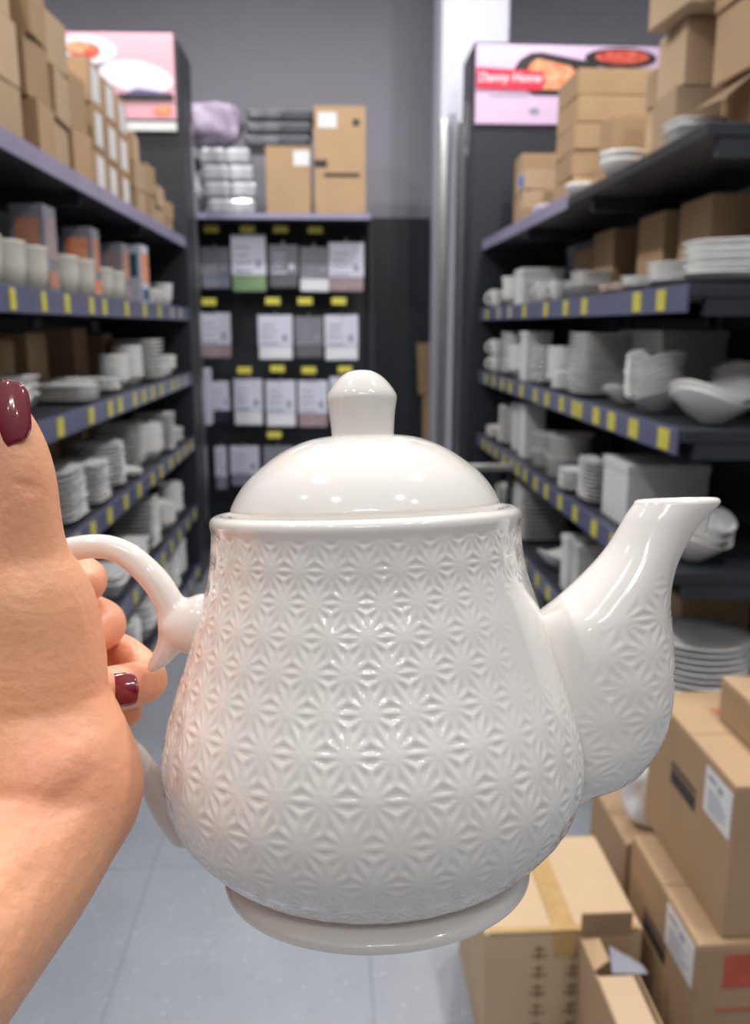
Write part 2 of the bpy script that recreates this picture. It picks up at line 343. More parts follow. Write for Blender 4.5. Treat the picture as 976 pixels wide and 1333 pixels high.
def stack(kind,sg,Y,inset,z,n,label,group=None,sc=1,rz=None,tilt=0,pitch=None,rowdy=0,rows=1):
    """n pieces stacked at Y; sg -1 left rack, +1 right rack; rows repeats the stack along the rack"""
    newp={'square_plate':.019,'round_plate':.017,'baking_dish':.030,'square_bowl':.027,'round_bowl':.027,'saucer':.0125,'scalloped_plate':.019}
    if kind in newp and not pitch:
        n=max(1,round(n*PITCH[kind]/newp[kind])) if n>1 else 1; pitch=newp[kind]
        if kind=='baking_dish' and n==1: n=2
    edge=LX if sg<0 else RX; first=None; tot=n*rows
    for rI in range(rows):
        for k in range(n):
            loc=(sg*(edge+inset)+random.uniform(-.0025,.0025),Y+rI*rowdy+random.uniform(-.0025,.0025),z+.001+k*(pitch or PITCH[kind])*sc)
            rzz=(rz if rz is not None else 0)+random.uniform(-.03,.03)
            if kind=='cup':
                if first is None:
                    o=thing('cup',label,'cup',loc,rzz,None); o.scale=(sc,)*3
                    link('cup_body',ME['cup'],None,o); link('cup_handle',ME['cup_handle'],None,o); first=o
                else: o=dup(first,loc,rzz,label)
                
            else:
                o=link(kind,ME[kind],None,loc=loc,rot=(0,tilt,rzz)); tag(o,label,CAT[kind]); o.scale=(sc,)*3
            if tot>1: o['group']=group or (label.replace('one of ','')[:60])
# ------------------------------------------------------------------ cartons
CBOX={}
def carton_parts(r,w,d,h,m='carton',tape=False,label=None,bar=False,seam=True):
    """r Empty at base centre; w along x, d along y, h height"""
    key=(w,d,h,m)
    if key not in CBOX:
        bm=bmesh.new(); b=min(.004,w*.03); t=.003
        box(bm,-w/2,w/2,-d/2,d/2,0,h-t,bev=b)
        if seam:
            box(bm,-w/2+.001,w/2-.001,-d/2+.001,-.0012,h-t+.0002,h,bev=.001)
            box(bm,-w/2+.001,w/2-.001,.0012,d/2-.001,h-t+.0002,h,bev=.001)
        CBOX[key]=me_mat(mesh_of(bm,'carton_body'),m)
    link('carton_body',CBOX[key],None,r)
    if tape:
        bm=bmesh.new(); box(bm,-w/2-.0008,w/2+.0008,-.024,.024,h-.002,h+.0008); box(bm,-w/2-.0012,-w/2-.0002,-.024,.024,h-.06,h); box(bm,w/2+.0002,w/2+.0012,-.024,.024,h-.06,h)
        link('tape',mesh_of(bm,'tape'),'tape',r)
def carton(x,y,z,w,d,h,label,rz=0,m='carton',group=None,tape=False):
    r=thing('carton',label,'cardboard box',(x,y,z),rz,group); carton_parts(r,w,d,h,m,tape); return r
def label_card(r,face,u0,v0,lw,lh,w,d,h,lines=True,lab='white label'):
    """face: 'L' (-x), 'R' (+x), 'F' (-y)"""
    if face=='F': o=Vector((0,-d/2-.0006,0)); u=Vector((1,0,0)); n=Vector((0,-1,0))
    elif face=='L': o=Vector((-w/2-.0006,0,0)); u=Vector((0,-1,0)); n=Vector((-1,0,0))
    else: o=Vector((w/2+.0006,0,0)); u=Vector((0,1,0)); n=Vector((1,0,0))
    v=Vector((0,0,1)); bm=bmesh.new(); strokes(bm,(o,u,v,n),[(u0,u0+lw,v0,v0+lh)]); lo=link('label',mesh_of(bm,'label'),'label',r); lo['label']=lab
    if lines:
        bm=bmesh.new(); rc=[(u0+lw*.12,u0+lw*.42,v0+lh*.78,v0+lh*.86),(u0+lw*.5,u0+lw*.66,v0+lh*.70,v0+lh*.84)]
        for k in range(6): rc.append((u0+lw*.15,u0+lw*random.uniform(.6,.88),v0+lh*(.12+.085*k),v0+lh*(.15+.085*k)))
        strokes(bm,(o+n*.0009,u,v,n),rc); link('print',mesh_of(bm,'print'),'greyink',lo)
# ---- left top shelf cartons
zt=ZS[5]+.001
def col(sg,Y,inset,z,dims,n,label,group,m='carton',jit=.012,lab=False,rzj=.06,edge=None):
    w,d,h=dims; first=None; edge=LX if sg<0 else RX
    for k in range(n):
        loc=(sg*(edge+inset+w/2)+random.uniform(-jit,jit)*.7,Y+random.uniform(-jit,jit)*.3,z+k*(h+.0015)); rz=random.uniform(-rzj,rzj)
        if first is None:
            first=carton(*loc,w,d,h,label,rz,m,group if n>1 else None)
            if lab: label_card(first,'R' if sg<0 else 'L',-d*.30,h*.12,d*.60,h*.76,w,d,h,lines=False,lab='pale lavender label')
        else: dup(first,loc,rz,label,group)
for i,(Y,n,dd,hh,ins) in enumerate([(2.28,4,.17,.135,.03),(2.50,3,.18,.165,.05),(2.71,3,.17,.16,.02),(2.92,3,.18,.15,.03),(3.13,2,.17,.17,.02)]):
    pos=['nearest','second','third','fourth','fifth and lowest'][i]
    col(-1,Y,ins,zt,(.2,dd,hh),n,'small brown carton in the %s unlabelled column, left top shelf'%pos,'cartons of %s column, left top shelf'%pos,rzj=.10,m='carton_pale' if i%2 else 'carton')
for i,Y in enumerate([3.33,3.57,3.81]):
    pos=['nearest','middle','farthest'][i]
    col(-1,Y,.02+.01*i,zt,(.22,.17,.145),3,'brown carton with pale lavender end label, %s labelled column, left top shelf'%pos,'labelled cartons, %s column'%pos,lab=True,jit=.004,rzj=.02)
for i,(Y,n,hh,m) in enumerate([(4.05,3,.115,'carton_pale'),(4.27,2,.13,'carton'),(4.50,2,.10,'carton_pale'),(4.74,2,.08,'carton')]):
    pos=['tallest','second','third','last'][i]
    col(-1,Y,.03,zt,(.18,.17,hh),n,'small tan carton, %s of four low columns at the far left top shelf'%pos,'far low cartons, %s column, left'%pos,m=m,rzj=.12)
# ---- right top shelf cartons
for i,(Y,n,dm,ins,m,rj) in enumerate([
  (2.23,1,(.26,.20,.125),.13,'carton',.03),(2.54,2,(.24,.2,.165),.06,'carton_pale',.08),(2.86,3,(.24,.22,.108),.15,'carton',.05),(3.20,2,(.22,.14,.12),.10,'carton',.05),(3.58,5,(.30,.30,.094),.05,'carton',.05),
  (4.05,2,(.22,.18,.20),.16,'carton',.05),(4.42,3,(.16,.14,.09),.06,'carton_pale',.1),(4.75,2,(.18,.2,.2),.12,'carton',.05)]):
    pos=['nearest','second','third','fourth','wide five high fifth','sixth','low tan seventh','last'][i]
    col(1,Y,ins,zt,dm,n,'brown carton, %s column from the near end, right top shelf'%pos,'right top shelf cartons, %s column'%pos,m=m,rzj=rj)
col(1,2.24,.10,zt+.128,(.26,.19,.17),2,'large brown carton of two above the open flapped one, near right top shelf','two large cartons over the flapped one')
col(1,2.48,.03,zt+.336,(.27,.24,.14),1,'large brown carton perched highest on the near right top shelf pile',None,rzj=.1,m='carton_pale')
fl=[o for o in COL.objects if o.name.startswith('carton') and ', nearest column from' in o.get('label','')][0]
fl['label']='brown carton with an open side flap at the near end of right top shelf'
bm=bmesh.new(); vs=[(-.131,-.10,.124),(-.131,.09,.124),(-.20,.10,.075),(-.205,-.09,.06)]
quadp(bm,vs); bmesh.ops.solidify(bm,geom=bm.faces[:],thickness=.003); link('open_flap',mesh_of(bm,'flap'),'carton_pale',fl)
# blue round sticker box
b=[o for o in COL.objects if 'low tan seventh' in str(o.get('label',''))][-1]
bm=bmesh.new(); bmesh.ops.create_cone(bm,cap_ends=True,segments=24,radius1=.032,radius2=.032,depth=.002,matrix=Matrix.Translation((-.0815,0,.045))@Matrix.Rotation(PI/2,4,'Y'))
link('sticker',mesh_of(bm,'sticker'),'blue',b); b['label']='topmost tan carton with a round blue sticker, far end, right top shelf'
if 'group' in b: del b['group']
# white dishes on the front of the right top shelf
stack('baking_dish',1,2.36,.075,zt,3,'white baking dish in the short pile at the near front of the right top shelf','white baking dishes near right top',sc=.6,rz=0)
stack('round_bowl',1,2.92,.07,zt,2,'white bowl in the pair between cartons on the front of the right top shelf','pair of bowls, right top shelf',sc=.9)
stack('round_bowl',1,3.36,.065,zt,1,'single shiny white bowl on the right top shelf before the five high cartons',sc=.8)
def lump(name,label,cat,loc,rx,ry,rz_,m,seed=0,amp=.25,fr=9,group=None):
    bm=bmesh.new(); bmesh.ops.create_icosphere(bm,subdivisions=4,radius=1)
    for v in bm.verts:
        n=v.co.normalized(); p=Vector((abs(n.x)**.6*math.copysign(1,n.x),abs(n.y)**.6*math.copysign(1,n.y),abs(n.z)**.6*math.copysign(1,n.z)))
        q=Vector((p.x*rx,p.y*ry,p.z*rz_)); f=1+amp*noise.noise(q*fr+Vector((seed,seed,0)))
        v.co=q*f
    zmin=min(v.co.z for v in bm.verts)
    for v in bm.verts: v.co.z-=zmin
    o=link(name,smooth_me(bm,name),m,loc=loc); return tag(o,label,cat,group)
lump('wrapped_bundle','lavender plastic wrapped bundle on the front edge of the right top shelf','bundle',(RX+.08,3.98,zt),.05,.09,.03,'lilac',3)
# ------------------------------------------------------------------ LEFT RACK dishes
z=ZS[4]+.003
stack('canister',-1,2.27,.08,z,1,'cream canister nearest the camera on the left second shelf',sc=1)
for i,(Y,l) in enumerate([(2.44,'second cream canister from the near end of the left second shelf'),(2.62,'third cream canister from the near end of the left second shelf'),(2.95,'fourth cream canister, between the first two picture boxes on the left second shelf'),(3.14,'fifth cream canister of the left second shelf'),(3.42,'sixth cream canister just beyond the orange picture box on the left second shelf'),(3.62,'last and farthest cream canister of the left second shelf')]):
    stack('canister',-1,Y,.08,z,1,l,sc=1.0 if i<4 else .92)
def picture_box(Y,ins,w,d,h,label,cols,sg=-1,z=z):
    edge=LX if sg<0 else RX
    r=thing('picture_box',label,'product box',(sg*(edge+ins),Y,z),random.uniform(-.08,.08))
    link('box_body',boxme('body',-w/2,w/2,-d/2,d/2,0,h,bev=.002),cols[0],r)
    f=-sg
    link('picture',boxme('picture',*sorted((f*w/2+f*.0004,f*w/2+f*.0015)),-d*.4,d*.4,h*.36,h*.86),cols[1],r)
    link('picture_foot',boxme('pf',*sorted((f*w/2+f*.0004,f*w/2+f*.0015)),-d*.4,d*.4,h*.05,h*.25),cols[2],r)
    bm=bmesh.new(); strokes(bm,(Vector((0,-d/2-.0004,0)),Vector((1,0,0)),Vector((0,0,1)),Vector((0,-1,0))),[(-w*.35,w*.35,h*.45,h*.85)]); link('side_print',mesh_of(bm,'sp'),cols[2],r)
picture_box(2.76,.09,.10,.12,.25,'tall grey picture box nearest the camera on the left second shelf',('boxgrey','rose','peach'))
picture_box(3.27,.09,.10,.12,.24,'tall picture box with an orange front between canisters on the left second shelf',('boxgrey','peach','orange'))
picture_box(3.76,.09,.09,.10,.23,'third tall picture box on the left second shelf',('boxgrey','peach','rose'))
picture_box(4.06,.08,.10,.12,.25,'farthest tall picture box, white with teal and orange print, on the left second shelf',('cardwhite','orange','teal'))
stack('cup',-1,4.28,.06,z,1,'white cup just beyond the farthest picture box on the left second shelf',sc=1.0,rz=-.5)
stack('cup',-1,4.42,.06,z,1,'small white cup in the middle of the far left second shelf',sc=1,rz=-.5)
stack('cup',-1,4.60,.06,z,1,'larger white cup at the far end of the left second shelf',sc=1.5,rz=2.5)
z=ZS[3]+.003
def shelfbox(sg,Y,ins,z,w,d,h,label,m='carton'):
    h=min(h,.265 if abs(z-ZS[4])<.01 else .245)
    edge=LX if sg<0 else RX
    return carton(sg*(edge+ins+w/2),Y,z,w,d,h,label,random.uniform(-.04,.04),m)
for Y,h,l in [(2.42,.26,'nearest brown carton at the back of the left third shelf'),(2.86,.21,'second brown carton at the back of the left third shelf'),(3.20,.23,'third brown carton at the back of the left third shelf'),(3.75,.26,'fourth wide brown carton at the back of the left third shelf'),(4.2,.22,'farthest brown carton at the back of the left third shelf')]:
    shelfbox(-1,Y,.25,z,.18,.2,h,l)
stack('round_bowl',-1,2.42,.10,z,2,'white round bowl in the pair nearest the camera on the left third shelf','near bowls left third shelf')
stack('square_bowl',-1,2.62,.16,z,5,'white square bowl in the stack behind the near round bowls on the left third shelf','second stack left third shelf')
stack('square_plate',-1,2.98,.09,z,6,'white square plate in the low wide stack on the left third shelf','low square plates left third shelf',sc=.80)
stack('square_bowl',-1,3.16,.12,z,3,'cream square bowl behind the low square plates on the left third shelf','cream bowls left third shelf',sc=.85)
stack('saucer',-1,3.42,.09,z,5,'white saucer in the stack at the middle of the left third shelf','saucers left third shelf')
stack('round_bowl',-1,3.62,.09,z,6,'white round bowl in the tall stack at the middle of the left third shelf','tall bowl stack left third shelf',sc=.8)
stack('round_bowl',-1,3.83,.08,z,7,'white round bowl in the taller stack beside the tall plates on the left third shelf','taller bowl stack left third shelf',sc=.85)
stack('square_plate',-1,4.22,.12,z,15,'white square plate in the tall stack toward the far end of the left third shelf','tall square plates left third shelf')
stack('saucer',-1,4.45,.08,z,5,'white saucer in the small stack before the far end of the left third shelf','far saucers left third shelf',sc=1.0)
stack('round_bowl',-1,4.70,.09,z,4,'white round bowl in the last stack at the far end of the left third shelf','last bowls left third shelf',sc=.85)
z=ZS[2]+.003
for Y,h,l in [(2.9,.26,'near brown carton at the back of the left fourth shelf'),(3.35,.25,'middle brown carton at the back of the left fourth shelf'),(3.9,.22,'far brown carton at the back of the left fourth shelf')]:
    shelfbox(-1,Y,.28,z,.16,.2,h,l)
stack('square_plate',-1,2.50,.11,z,8,'white square plate in the near stack beside the thumb on the left fourth shelf','thumb side plates left fourth shelf',sc=.85)
stack('square_plate',-1,2.80,.13,z,14,'white square plate in the near tall stack on the left fourth shelf','near tall plates left fourth shelf')
stack('square_plate',-1,3.10,.11,z,13,'white square plate in the second tall stack on the left fourth shelf','second tall plates left fourth shelf',sc=.85)
stack('round_plate',-1,3.42,.13,z,15,'white round plate in the stack at the middle of the left fourth shelf','round plates left fourth shelf',sc=.9)
stack('saucer',-1,3.66,.08,z,3,'white saucer in the low stack at the front middle of the left fourth shelf','low saucers left fourth shelf')
stack('square_plate',-1,3.95,.17,z,17,'white square plate in the tall rear stack on the left fourth shelf','tall rear plates left fourth shelf',sc=.95)
stack('round_bowl',-1,4.12,.08,z,6,'white round bowl in the shiny stack toward the far end of the left fourth shelf','shiny bowls left fourth shelf')
stack('square_plate',-1,4.45,.11,z,16,'white square plate in the last tall stack of the left fourth shelf','last tall plates left fourth shelf',sc=.9)
stack('saucer',-1,4.72,.08,z,8,'white saucer at the far end of the left fourth shelf','end saucers left fourth shelf')
z=ZS[1]+.003
stack('round_bowl',-1,2.95,.10,z,4,'white round bowl seen through the teapot handle on the left fifth shelf','handle gap bowls left fifth shelf')
stack('baking_dish',-1,3.30,.12,z,5,'white baking dish in the near stack on the left fifth shelf','near baking dishes left fifth shelf')
stack('baking_dish',-1,3.62,.12,z,6,'white baking dish in the second stack on the left fifth shelf','second baking dishes left fifth shelf')
shelfbox(-1,3.45,.30,z,.14,.2,.2,'brown carton at the back of the left fifth shelf')
stack('square_plate',-1,4.02,.14,z,18,'grey white square plate in the tall stack on the left fifth shelf','tall plates left fifth shelf',sc=1.0)
stack('round_bowl',-1,4.36,.08,z,5,'white bowl in the stack toward the far end of the left fifth shelf','far bowls left fifth shelf')
stack('round_bowl',-1,4.66,.09,z,7,'white bowl in the last stack of the left fifth shelf','last bowls left fifth shelf',sc=.95)
z=ZS[0]+.003
stack('round_plate',-1,3.05,.14,z,10,'large white plate in the near stack on the bottom left shelf','near bottom plates left',sc=1.15)
stack('round_plate',-1,3.42,.14,z,12,'large white plate in the second stack on the bottom left shelf','second bottom plates left',sc=1.15)
stack('baking_dish',-1,3.80,.13,z,9,'white baking dish on the bottom left shelf','bottom baking dishes left',sc=1.1)
stack('round_bowl',-1,4.12,.10,z,8,'white bowl in the nearer bowl stack at the far end, bottom left shelf','bottom far bowls left',sc=1.1)
stack('square_bowl',-1,4.38,.10,z,9,'white square bowl in the stack at the far end of the bottom left shelf','bottom square bowls left',sc=1.1)
stack('round_bowl',-1,4.66,.10,z,8,'white bowl in the farthest stack of the bottom left shelf','bottom farthest bowls left',sc=1.1)
# ------------------------------------------------------------------ RIGHT RACK dishes
z=ZS[4]+.003
stack('scalloped_plate',1,2.24,.16,z,6,'white scalloped plate in the nearest stack on the right second shelf','nearest scalloped plates right')
stack('scalloped_plate',1,2.46,.12,z,5,'white scalloped plate in the second stack on the right second shelf','second scalloped plates right',sc=.8)
stack('scalloped_plate',1,2.64,.08,z,4,'white scalloped plate in the third and smallest stack on the right second shelf','third scalloped plates right',sc=.62)
for Y,h,l,w in [(2.25,.28,'nearest brown carton at the back of the right second shelf',.14),(2.62,.30,'second wide brown carton at the back of the right second shelf',.2),(2.98,.30,'third brown carton at the back of the right second shelf',.2),(3.5,.30,'fourth tall narrow brown carton at the back of the right second shelf',.16),(3.78,.22,'farthest brown carton at the back of the right second shelf',.16)]:
    shelfbox(1,Y,(.31 if Y<2.3 else .26) if Y<2.5 else .2,z,w,.24,h,l)
for i,Y in enumerate([2.80,2.92]):
    stack('saucer',1,Y,.07,z,4,'blush pink saucer in the %s small stack on the right second shelf'%['nearer','farther'][i],'%s blush saucers'%['nearer','farther'][i],sc=.75)
for o in COL.objects:
    if 'blush pink saucer' in str(o.get('label','')):
        if 'blush' not in ME: ME['blush']=ME['saucer'].copy(); ME['blush'].materials.clear(); ME['blush'].materials.append(M['pink'])
        o.data=ME['blush']
stack('square_bowl',1,3.22,.08,z,4,'white square bowl in the nearer of two middle stacks, right second shelf','square bowls right second shelf',sc=.85)
stack('square_bowl',1,3.40,.10,z,3,'white square bowl in the farther of two middle stacks, right second shelf','farther square bowls right second shelf',sc=.85)
stack('cup',1,3.62,.06,z,1,'white cup at the front beside the square bowls on the right second shelf',sc=1.05,rz=2.8)
stack('cup',1,3.86,.06,z,1,'white cup in front of the big white box on the right second shelf',sc=1.1,rz=3.4)
stack('casserole',1,4.05,.14,z,1,'round grey white casserole on the right second shelf',sc=1.1)
def white_box(sg,Y,ins,z,w,d,h,label,m='label'):
    edge=LX if sg<0 else RX
    r=thing('white_box',label,'product box',(sg*(edge+ins+w/2),Y,z),random.uniform(-.05,.05))
    link('box_body',boxme('body',-w/2,w/2,-d/2,d/2,0,h-.012,bev=.003),m,r); link('lid',boxme('lid',-w/2-.003,w/2+.003,-d/2-.003,d/2+.003,h-.03,h,bev=.003),m,r)
white_box(1,4.30,.04,z,.20,.22,.17,'white lidded box standing toward the far end of the right second shelf')
stack('round_bowl',1,4.58,.08,z,6,'white bowl in the tall far stack on the right second shelf','far bowls right second shelf',sc=.85)
stack('square_bowl',1,4.74,.12,z,8,'white square bowl in the tallest far stack on the right second shelf','tallest far stack right second shelf',sc=.8)
stack('cup',1,4.92,.06,z,1,'white cup at the far end of the right second shelf',sc=1.3,rz=2.8)
z=ZS[3]+.003
stack('wavy_bowl',1,2.24,.13,z,2,'large white wavy rimmed bowl nearest the camera on the right third shelf','large wavy bowls right third shelf',sc=.90,rz=.5)
stack('wavy_bowl',1,2.47,.30,z,5,'white wavy bowl in the stack at the back of the right third shelf','back wavy bowls right third shelf',sc=.62,rz=1.3,pitch=.035)
stack('wavy_bowl',1,2.56,.09,z,6,'small white wavy bowl in the tall stack at the front of the right third shelf','front wavy stack right third shelf',sc=.70,rz=1.9,pitch=.03)
stack('wavy_bowl',1,2.80,.09,z,1,'single small white wavy bowl beside the wavy stack on the right third shelf',sc=.62,rz=.6)
shelfbox(1,2.28,.33,z,.12,.2,.30,'brown carton at the near back end of the right third shelf')
white_box(1,3.02,.20,z,.22,.42,.24,'big pale grey box behind the square plate stack on the right third shelf','ceramic2')
stack('square_plate',1,3.18,.115,z,19,'white square plate in the tallest stack on the right third shelf','tall square plates right third shelf',sc=.92)
stack('saucer',1,3.42,.07,z,7,'white saucer in the stack before the tallest plates on the right third shelf','near saucers right third shelf',sc=1)
stack('round_bowl',1,3.60,.09,z,7,'white bowl in the stack at the middle front of the right third shelf','middle bowls right third shelf',sc=.85)
stack('square_plate',1,3.85,.13,z,14,'white square plate in the middle stack on the right third shelf','middle square plates right third shelf',sc=.95)
white_box(1,4.10,.03,z,.12,.12,.23,'tall narrow white box at the front of the right third shelf')
stack('round_bowl',1,4.34,.08,z,6,'white bowl beyond the tall narrow box on the right third shelf','bowls beyond box right third shelf',sc=.9)
stack('round_plate',1,4.58,.13,z,19,'white round plate in the far tall stack on the right third shelf','far round plates right third shelf',sc=.9)
stack('cup',1,4.90,.06,z,2,'white cup of two stacked at the far end of the right third shelf','far cups right third shelf',sc=1.2,rz=2.8)
z=ZS[2]+.003
stack('wavy_bowl',1,2.22,.10,z,3,'white wavy bowl in the stack behind the spout on the right fourth shelf','near wavy bowls right fourth shelf',sc=.80,rz=.7,pitch=.03)
white_box(1,2.72,.04,z,.26,.24,.20,'large pale blue white box on the right fourth shelf')
stack('square_plate',1,3.04,.115,z,15,'white square plate in the stack next to the pale box on the right fourth shelf','square plates right fourth shelf',sc=.8)
stack('saucer',1,3.24,.06,z,9,'white saucer in the front stack on the right fourth shelf','saucers right fourth shelf',sc=.9)
stack('casserole',1,3.58,.13,z,2,'grey white round casserole in the near pile on the right fourth shelf','near casseroles right fourth shelf',sc=1.0)
stack('casserole',1,3.86,.12,z,2,'grey white round casserole in the farther pile on the right fourth shelf','far casseroles right fourth shelf',sc=.85)
white_box(1,4.12,.04,z,.10,.11,.26,'tall narrow white box nearer the camera on the right fourth shelf')
white_box(1,4.38,.06,z,.10,.11,.24,'tall narrow white box farther away on the right fourth shelf')
stack('round_plate',1,4.60,.13,z,18,'white plate in the far tall stack on the right fourth shelf','far plates right fourth shelf',sc=.9)
stack('saucer',1,4.85,.07,z,6,'white saucer at the far end of the right fourth shelf','end saucers right fourth shelf')
z=ZS[1]+.003
stack('round_plate',1,2.30,.17,z,8,'large white round plate in the near stack behind the spout, above the cartons','near big plates right fifth shelf',sc=1.2,pitch=.0155)
stack('round_bowl',1,2.55,.08,z,3,'white bowl beside the big plates on the right fifth shelf','small bowls right fifth shelf')
shelfbox(1,2.62,.20,z,.22,.26,.20,'brown carton at the back of the right fifth shelf')
white_box(1,3.12,.04,z,.20,.08,.22,'upright pale grey dish box between body and spout, nearer one, on the right fifth shelf','ceramic2')
white_box(1,3.24,.03,z,.20,.08,.22,'upright pale grey dish box between body and spout, farther one, on the right fifth shelf','ceramic')
stack('wavy_bowl',1,3.55,.10,z,1,'single white wavy dish lying on the right fifth shelf',sc=.8,rz=.4)
stack('square_plate',1,4.10,.15,z,20,'grey white square plate in the far stack on the right fifth shelf','far square plates right fifth shelf',sc=1.1)
stack('round_plate',1,4.55,.13,z,14,'white plate in the farthest stack on the right fifth shelf','farthest plates right fifth shelf')
z=ZS[0]+.003
stack('baking_dish',1,3.5,.13,z,6,'white baking dish in the near stack on the bottom right shelf','bottom baking dishes right')
stack('round_bowl',1,4.0,.12,z,6,'white bowl in the stack on the bottom right shelf','bottom bowls right')
# ------------------------------------------------------------------ back linen rack
BY=6.05
def PB(px,py,Y):
    d=Vector(((px-CX)/F,0,-(py-CY)/F)); r=FW+RT*d.x+UP*d.z; t=Y/r.y; return Vector((CAM.x+r.x*t,Y,CAM.z+r.z*t))
lr=thing('linen_rack','black pegboard rack with hanging packs across the end of the aisle','shelf rack',(-.30,BY,0))
zz=PB(400,279,BY-.35).z
link('pegboard',boxme('pegboard',-.75,.56,.06,.10,0,zz+.02,bev=.002),'panel',lr)
link('top_shelf',boxme('top_shelf',-.75,.56,-.35,.06,zz-.035,zz,bev=.003),'rack',lr)
link('shelf_edge',boxme('shelf_edge',-.75,.56,-.358,-.3505,zz-.03,zz+.005,bev=.001),'raillav',lr)
link('side_post',boxme('side_post',.56,.60,0,.10,0,zz+.02,bev=.002),'rack',lr)
link('base_shelf',boxme('base_shelf',-.75,.56,-.35,.06,.05,.12,bev=.003),'rack',lr)
def hook(x,z):
    bm=bmesh.new(); box(bm,-.003,.003,-.20,.06,-.003,.003); box(bm,-.003,.003,-.206,-.20,-.003,.02)
    return link('hook',mesh_of(bm,'hook'),'steel',lr,loc=(x+.30,0,z))
tags=[(275,298),(322,298),(365,298),(410,299),(272,393),(355,392),(397,392),(441,392),(318,482),(361,480),(402,482),(449,481),(357,566)]
tgme=boxme('tag',-.047,.047,-.0015,.0015,-.022,.022,bev=.0005)
ht=None
for x,y in tags:
    p=PB(x,y,BY-.22); ht=link('price_tag',tgme,'yellow',lr,loc=(p.x+.30,-.22,p.z))
packs=[(261,322,300,376,'cardgrey','lavgrey','grey pack with lavender grey cloth, leftmost in the top row of hanging linen'),
(301,306,347,380,'cardwhite','green','white card pack with sage green cloth in the top row of hanging linen'),
(350,319,388,375,'cardgrey','greylinen','dark grey pack right of the green one in the top row of hanging linen'),
(390,322,428,380,'cardgrey','whitelinen','grey card pack with white cloth in the top row of hanging linen'),
(428,316,473,380,'cardwhite','rose','white card pack with dusty rose cloth, rightmost in the top row of hanging linen'),
(261,407,301,466,'cardwhite','rose','white card pack with rose cloth, leftmost in the second row of hanging linen'),
(336,410,381,468,'cardwhite','whitelinen','all white pack right of the gap in the second row of hanging linen'),
(384,412,420,466,'cardgrey','greylinen','dark grey pack in the second row of hanging linen'),
(423,410,466,469,'cardwhite','whitelinen','white pack at the right end of the second row of hanging linen'),
(274,496,300,550,'cardwhite','navy','white card pack with navy cloth in the third row of hanging linen'),
(304,493,342,553,'cardwhite','whitelinen','white pack right of the navy one in the third row of hanging linen'),
(346,495,385,555,'cardwhite','whitelinen','white pack left of the rose one in the third row of hanging linen'),
(388,495,426,556,'cardwhite','rose','white card pack with rose cloth in the third row of hanging linen'),
(430,490,468,550,'cardwhite','whitelinen','white pack behind the lid knob, rightmost in the third row of hanging linen'),
(280,580,296,637,'cardwhite','lavgrey','narrow white pack, leftmost in the bottom row of hanging linen'),
(300,580,338,632,'cardwhite','lavgrey','white card pack just left of the teapot lid in the bottom row of hanging linen'),
(343,580,382,634,'cardgrey','rose','grey rose pack half behind the teapot lid in the bottom row of hanging linen')]
for i,(x0,y0,x1,y1,c1,c2,l) in enumerate(packs):
    Y=BY-.17; a=PB(x0,y0,Y); b=PB(x1,y1,Y); W=b.x-a.x; H=a.z-b.z; cx=(a.x+b.x)/2
    hook(cx,a.z+.004)
    r=thing('linen_pack',l,'linen pack',(cx,Y,b.z),0); r.rotation_euler=(0,random.uniform(-.02,.02),0)
    link('folded_cloth',boxme('cloth',-W/2,W/2,-.018,.018,0,H-.02,bev=.008),c2,r)
    cd=link('header_card',boxme('card',-W/2-.002,W/2+.002,-.021,-.0185,H*.30,H,bev=.0006),c1,r)
    bm=bmesh.new(); rc=[(W*.20,W*.36,H*.42,H*.56)]
    for k in range(3): rc.append((-W*.4,W*random.uniform(-.05,.1),H*(.50+.13*k),H*(.53+.13*k)))
    rc.append((-W*.4,W*.1,H*.34,H*.38))
    strokes(bm,(Vector((0,-.0215,0)),Vector((1,0,0)),Vector((0,0,1)),Vector((0,-1,0))),rc); link('print',mesh_of(bm,'print'),'greyink' if c1=='cardwhite' else 'cardwhite' if i==2 else 'greyink',cd)
# side hanging white pack next to the left end panel
for (x0,y0,x1,y1,l) in [(264,480,275,553,'narrow white pack seen edge on beside the left end panel')]:
    Y=5.72; a=PB(x0,y0,Y); b=PB(x1,y1,Y); o=link('linen_pack',boxme('pack',a.x,b.x,Y-.02,Y+.12,b.z,a.z,bev=.004),'cardwhite'); tag(o,l,'linen pack')
# stuff on top of the linen rack
zs=zz+.001
def bcart(x0,y0,x1,y1,Y,d,label,zb=None,m='carton',lab=None):
    a=PB(x0,y0,Y); b=PB(x1,y1,Y); W=b.x-a.x; z0=zb if zb is not None else zs; H=a.z-z0
    r=carton((a.x+b.x)/2,Y+d/2,z0,W,d,H,label,0,m)
    return r,W,H
r,W,H=bcart(408,137,476,273,BY-.31,.34,'tall brown carton at the right end on top of the linen rack')
label_card(r,'F',-W*.42,H*.80,W*.36,H*.14,W,.34,H,lines=False)
for nm_p,rc_p in (('printed_bar',(-W*.32,W*.38,H*.355,H*.39)),('hand_hole',(-W*.5,-W*.25,H*.44,H*.51)),('printed_mark',(W*.25,W*.38,H*.82,H*.88))):
    bm=bmesh.new(); strokes(bm,(Vector((0,-.171,0)),Vector((1,0,0)),Vector((0,0,1)),Vector((0,-1,0))),[rc_p]); link(nm_p,mesh_of(bm,nm_p),'ink',r)
r,W,H=bcart(345,190,405,273,BY-.31,.34,'lower brown carton with white label on the linen rack, under the wrapped dark cloth')
label_card(r,'F',W*.12,H*.72,W*.36,H*.22,W,.34,H,lines=False)
zt2=zs+H+.001
a=PB(318,138,BY-.30); b=PB(406,185,BY-.30)
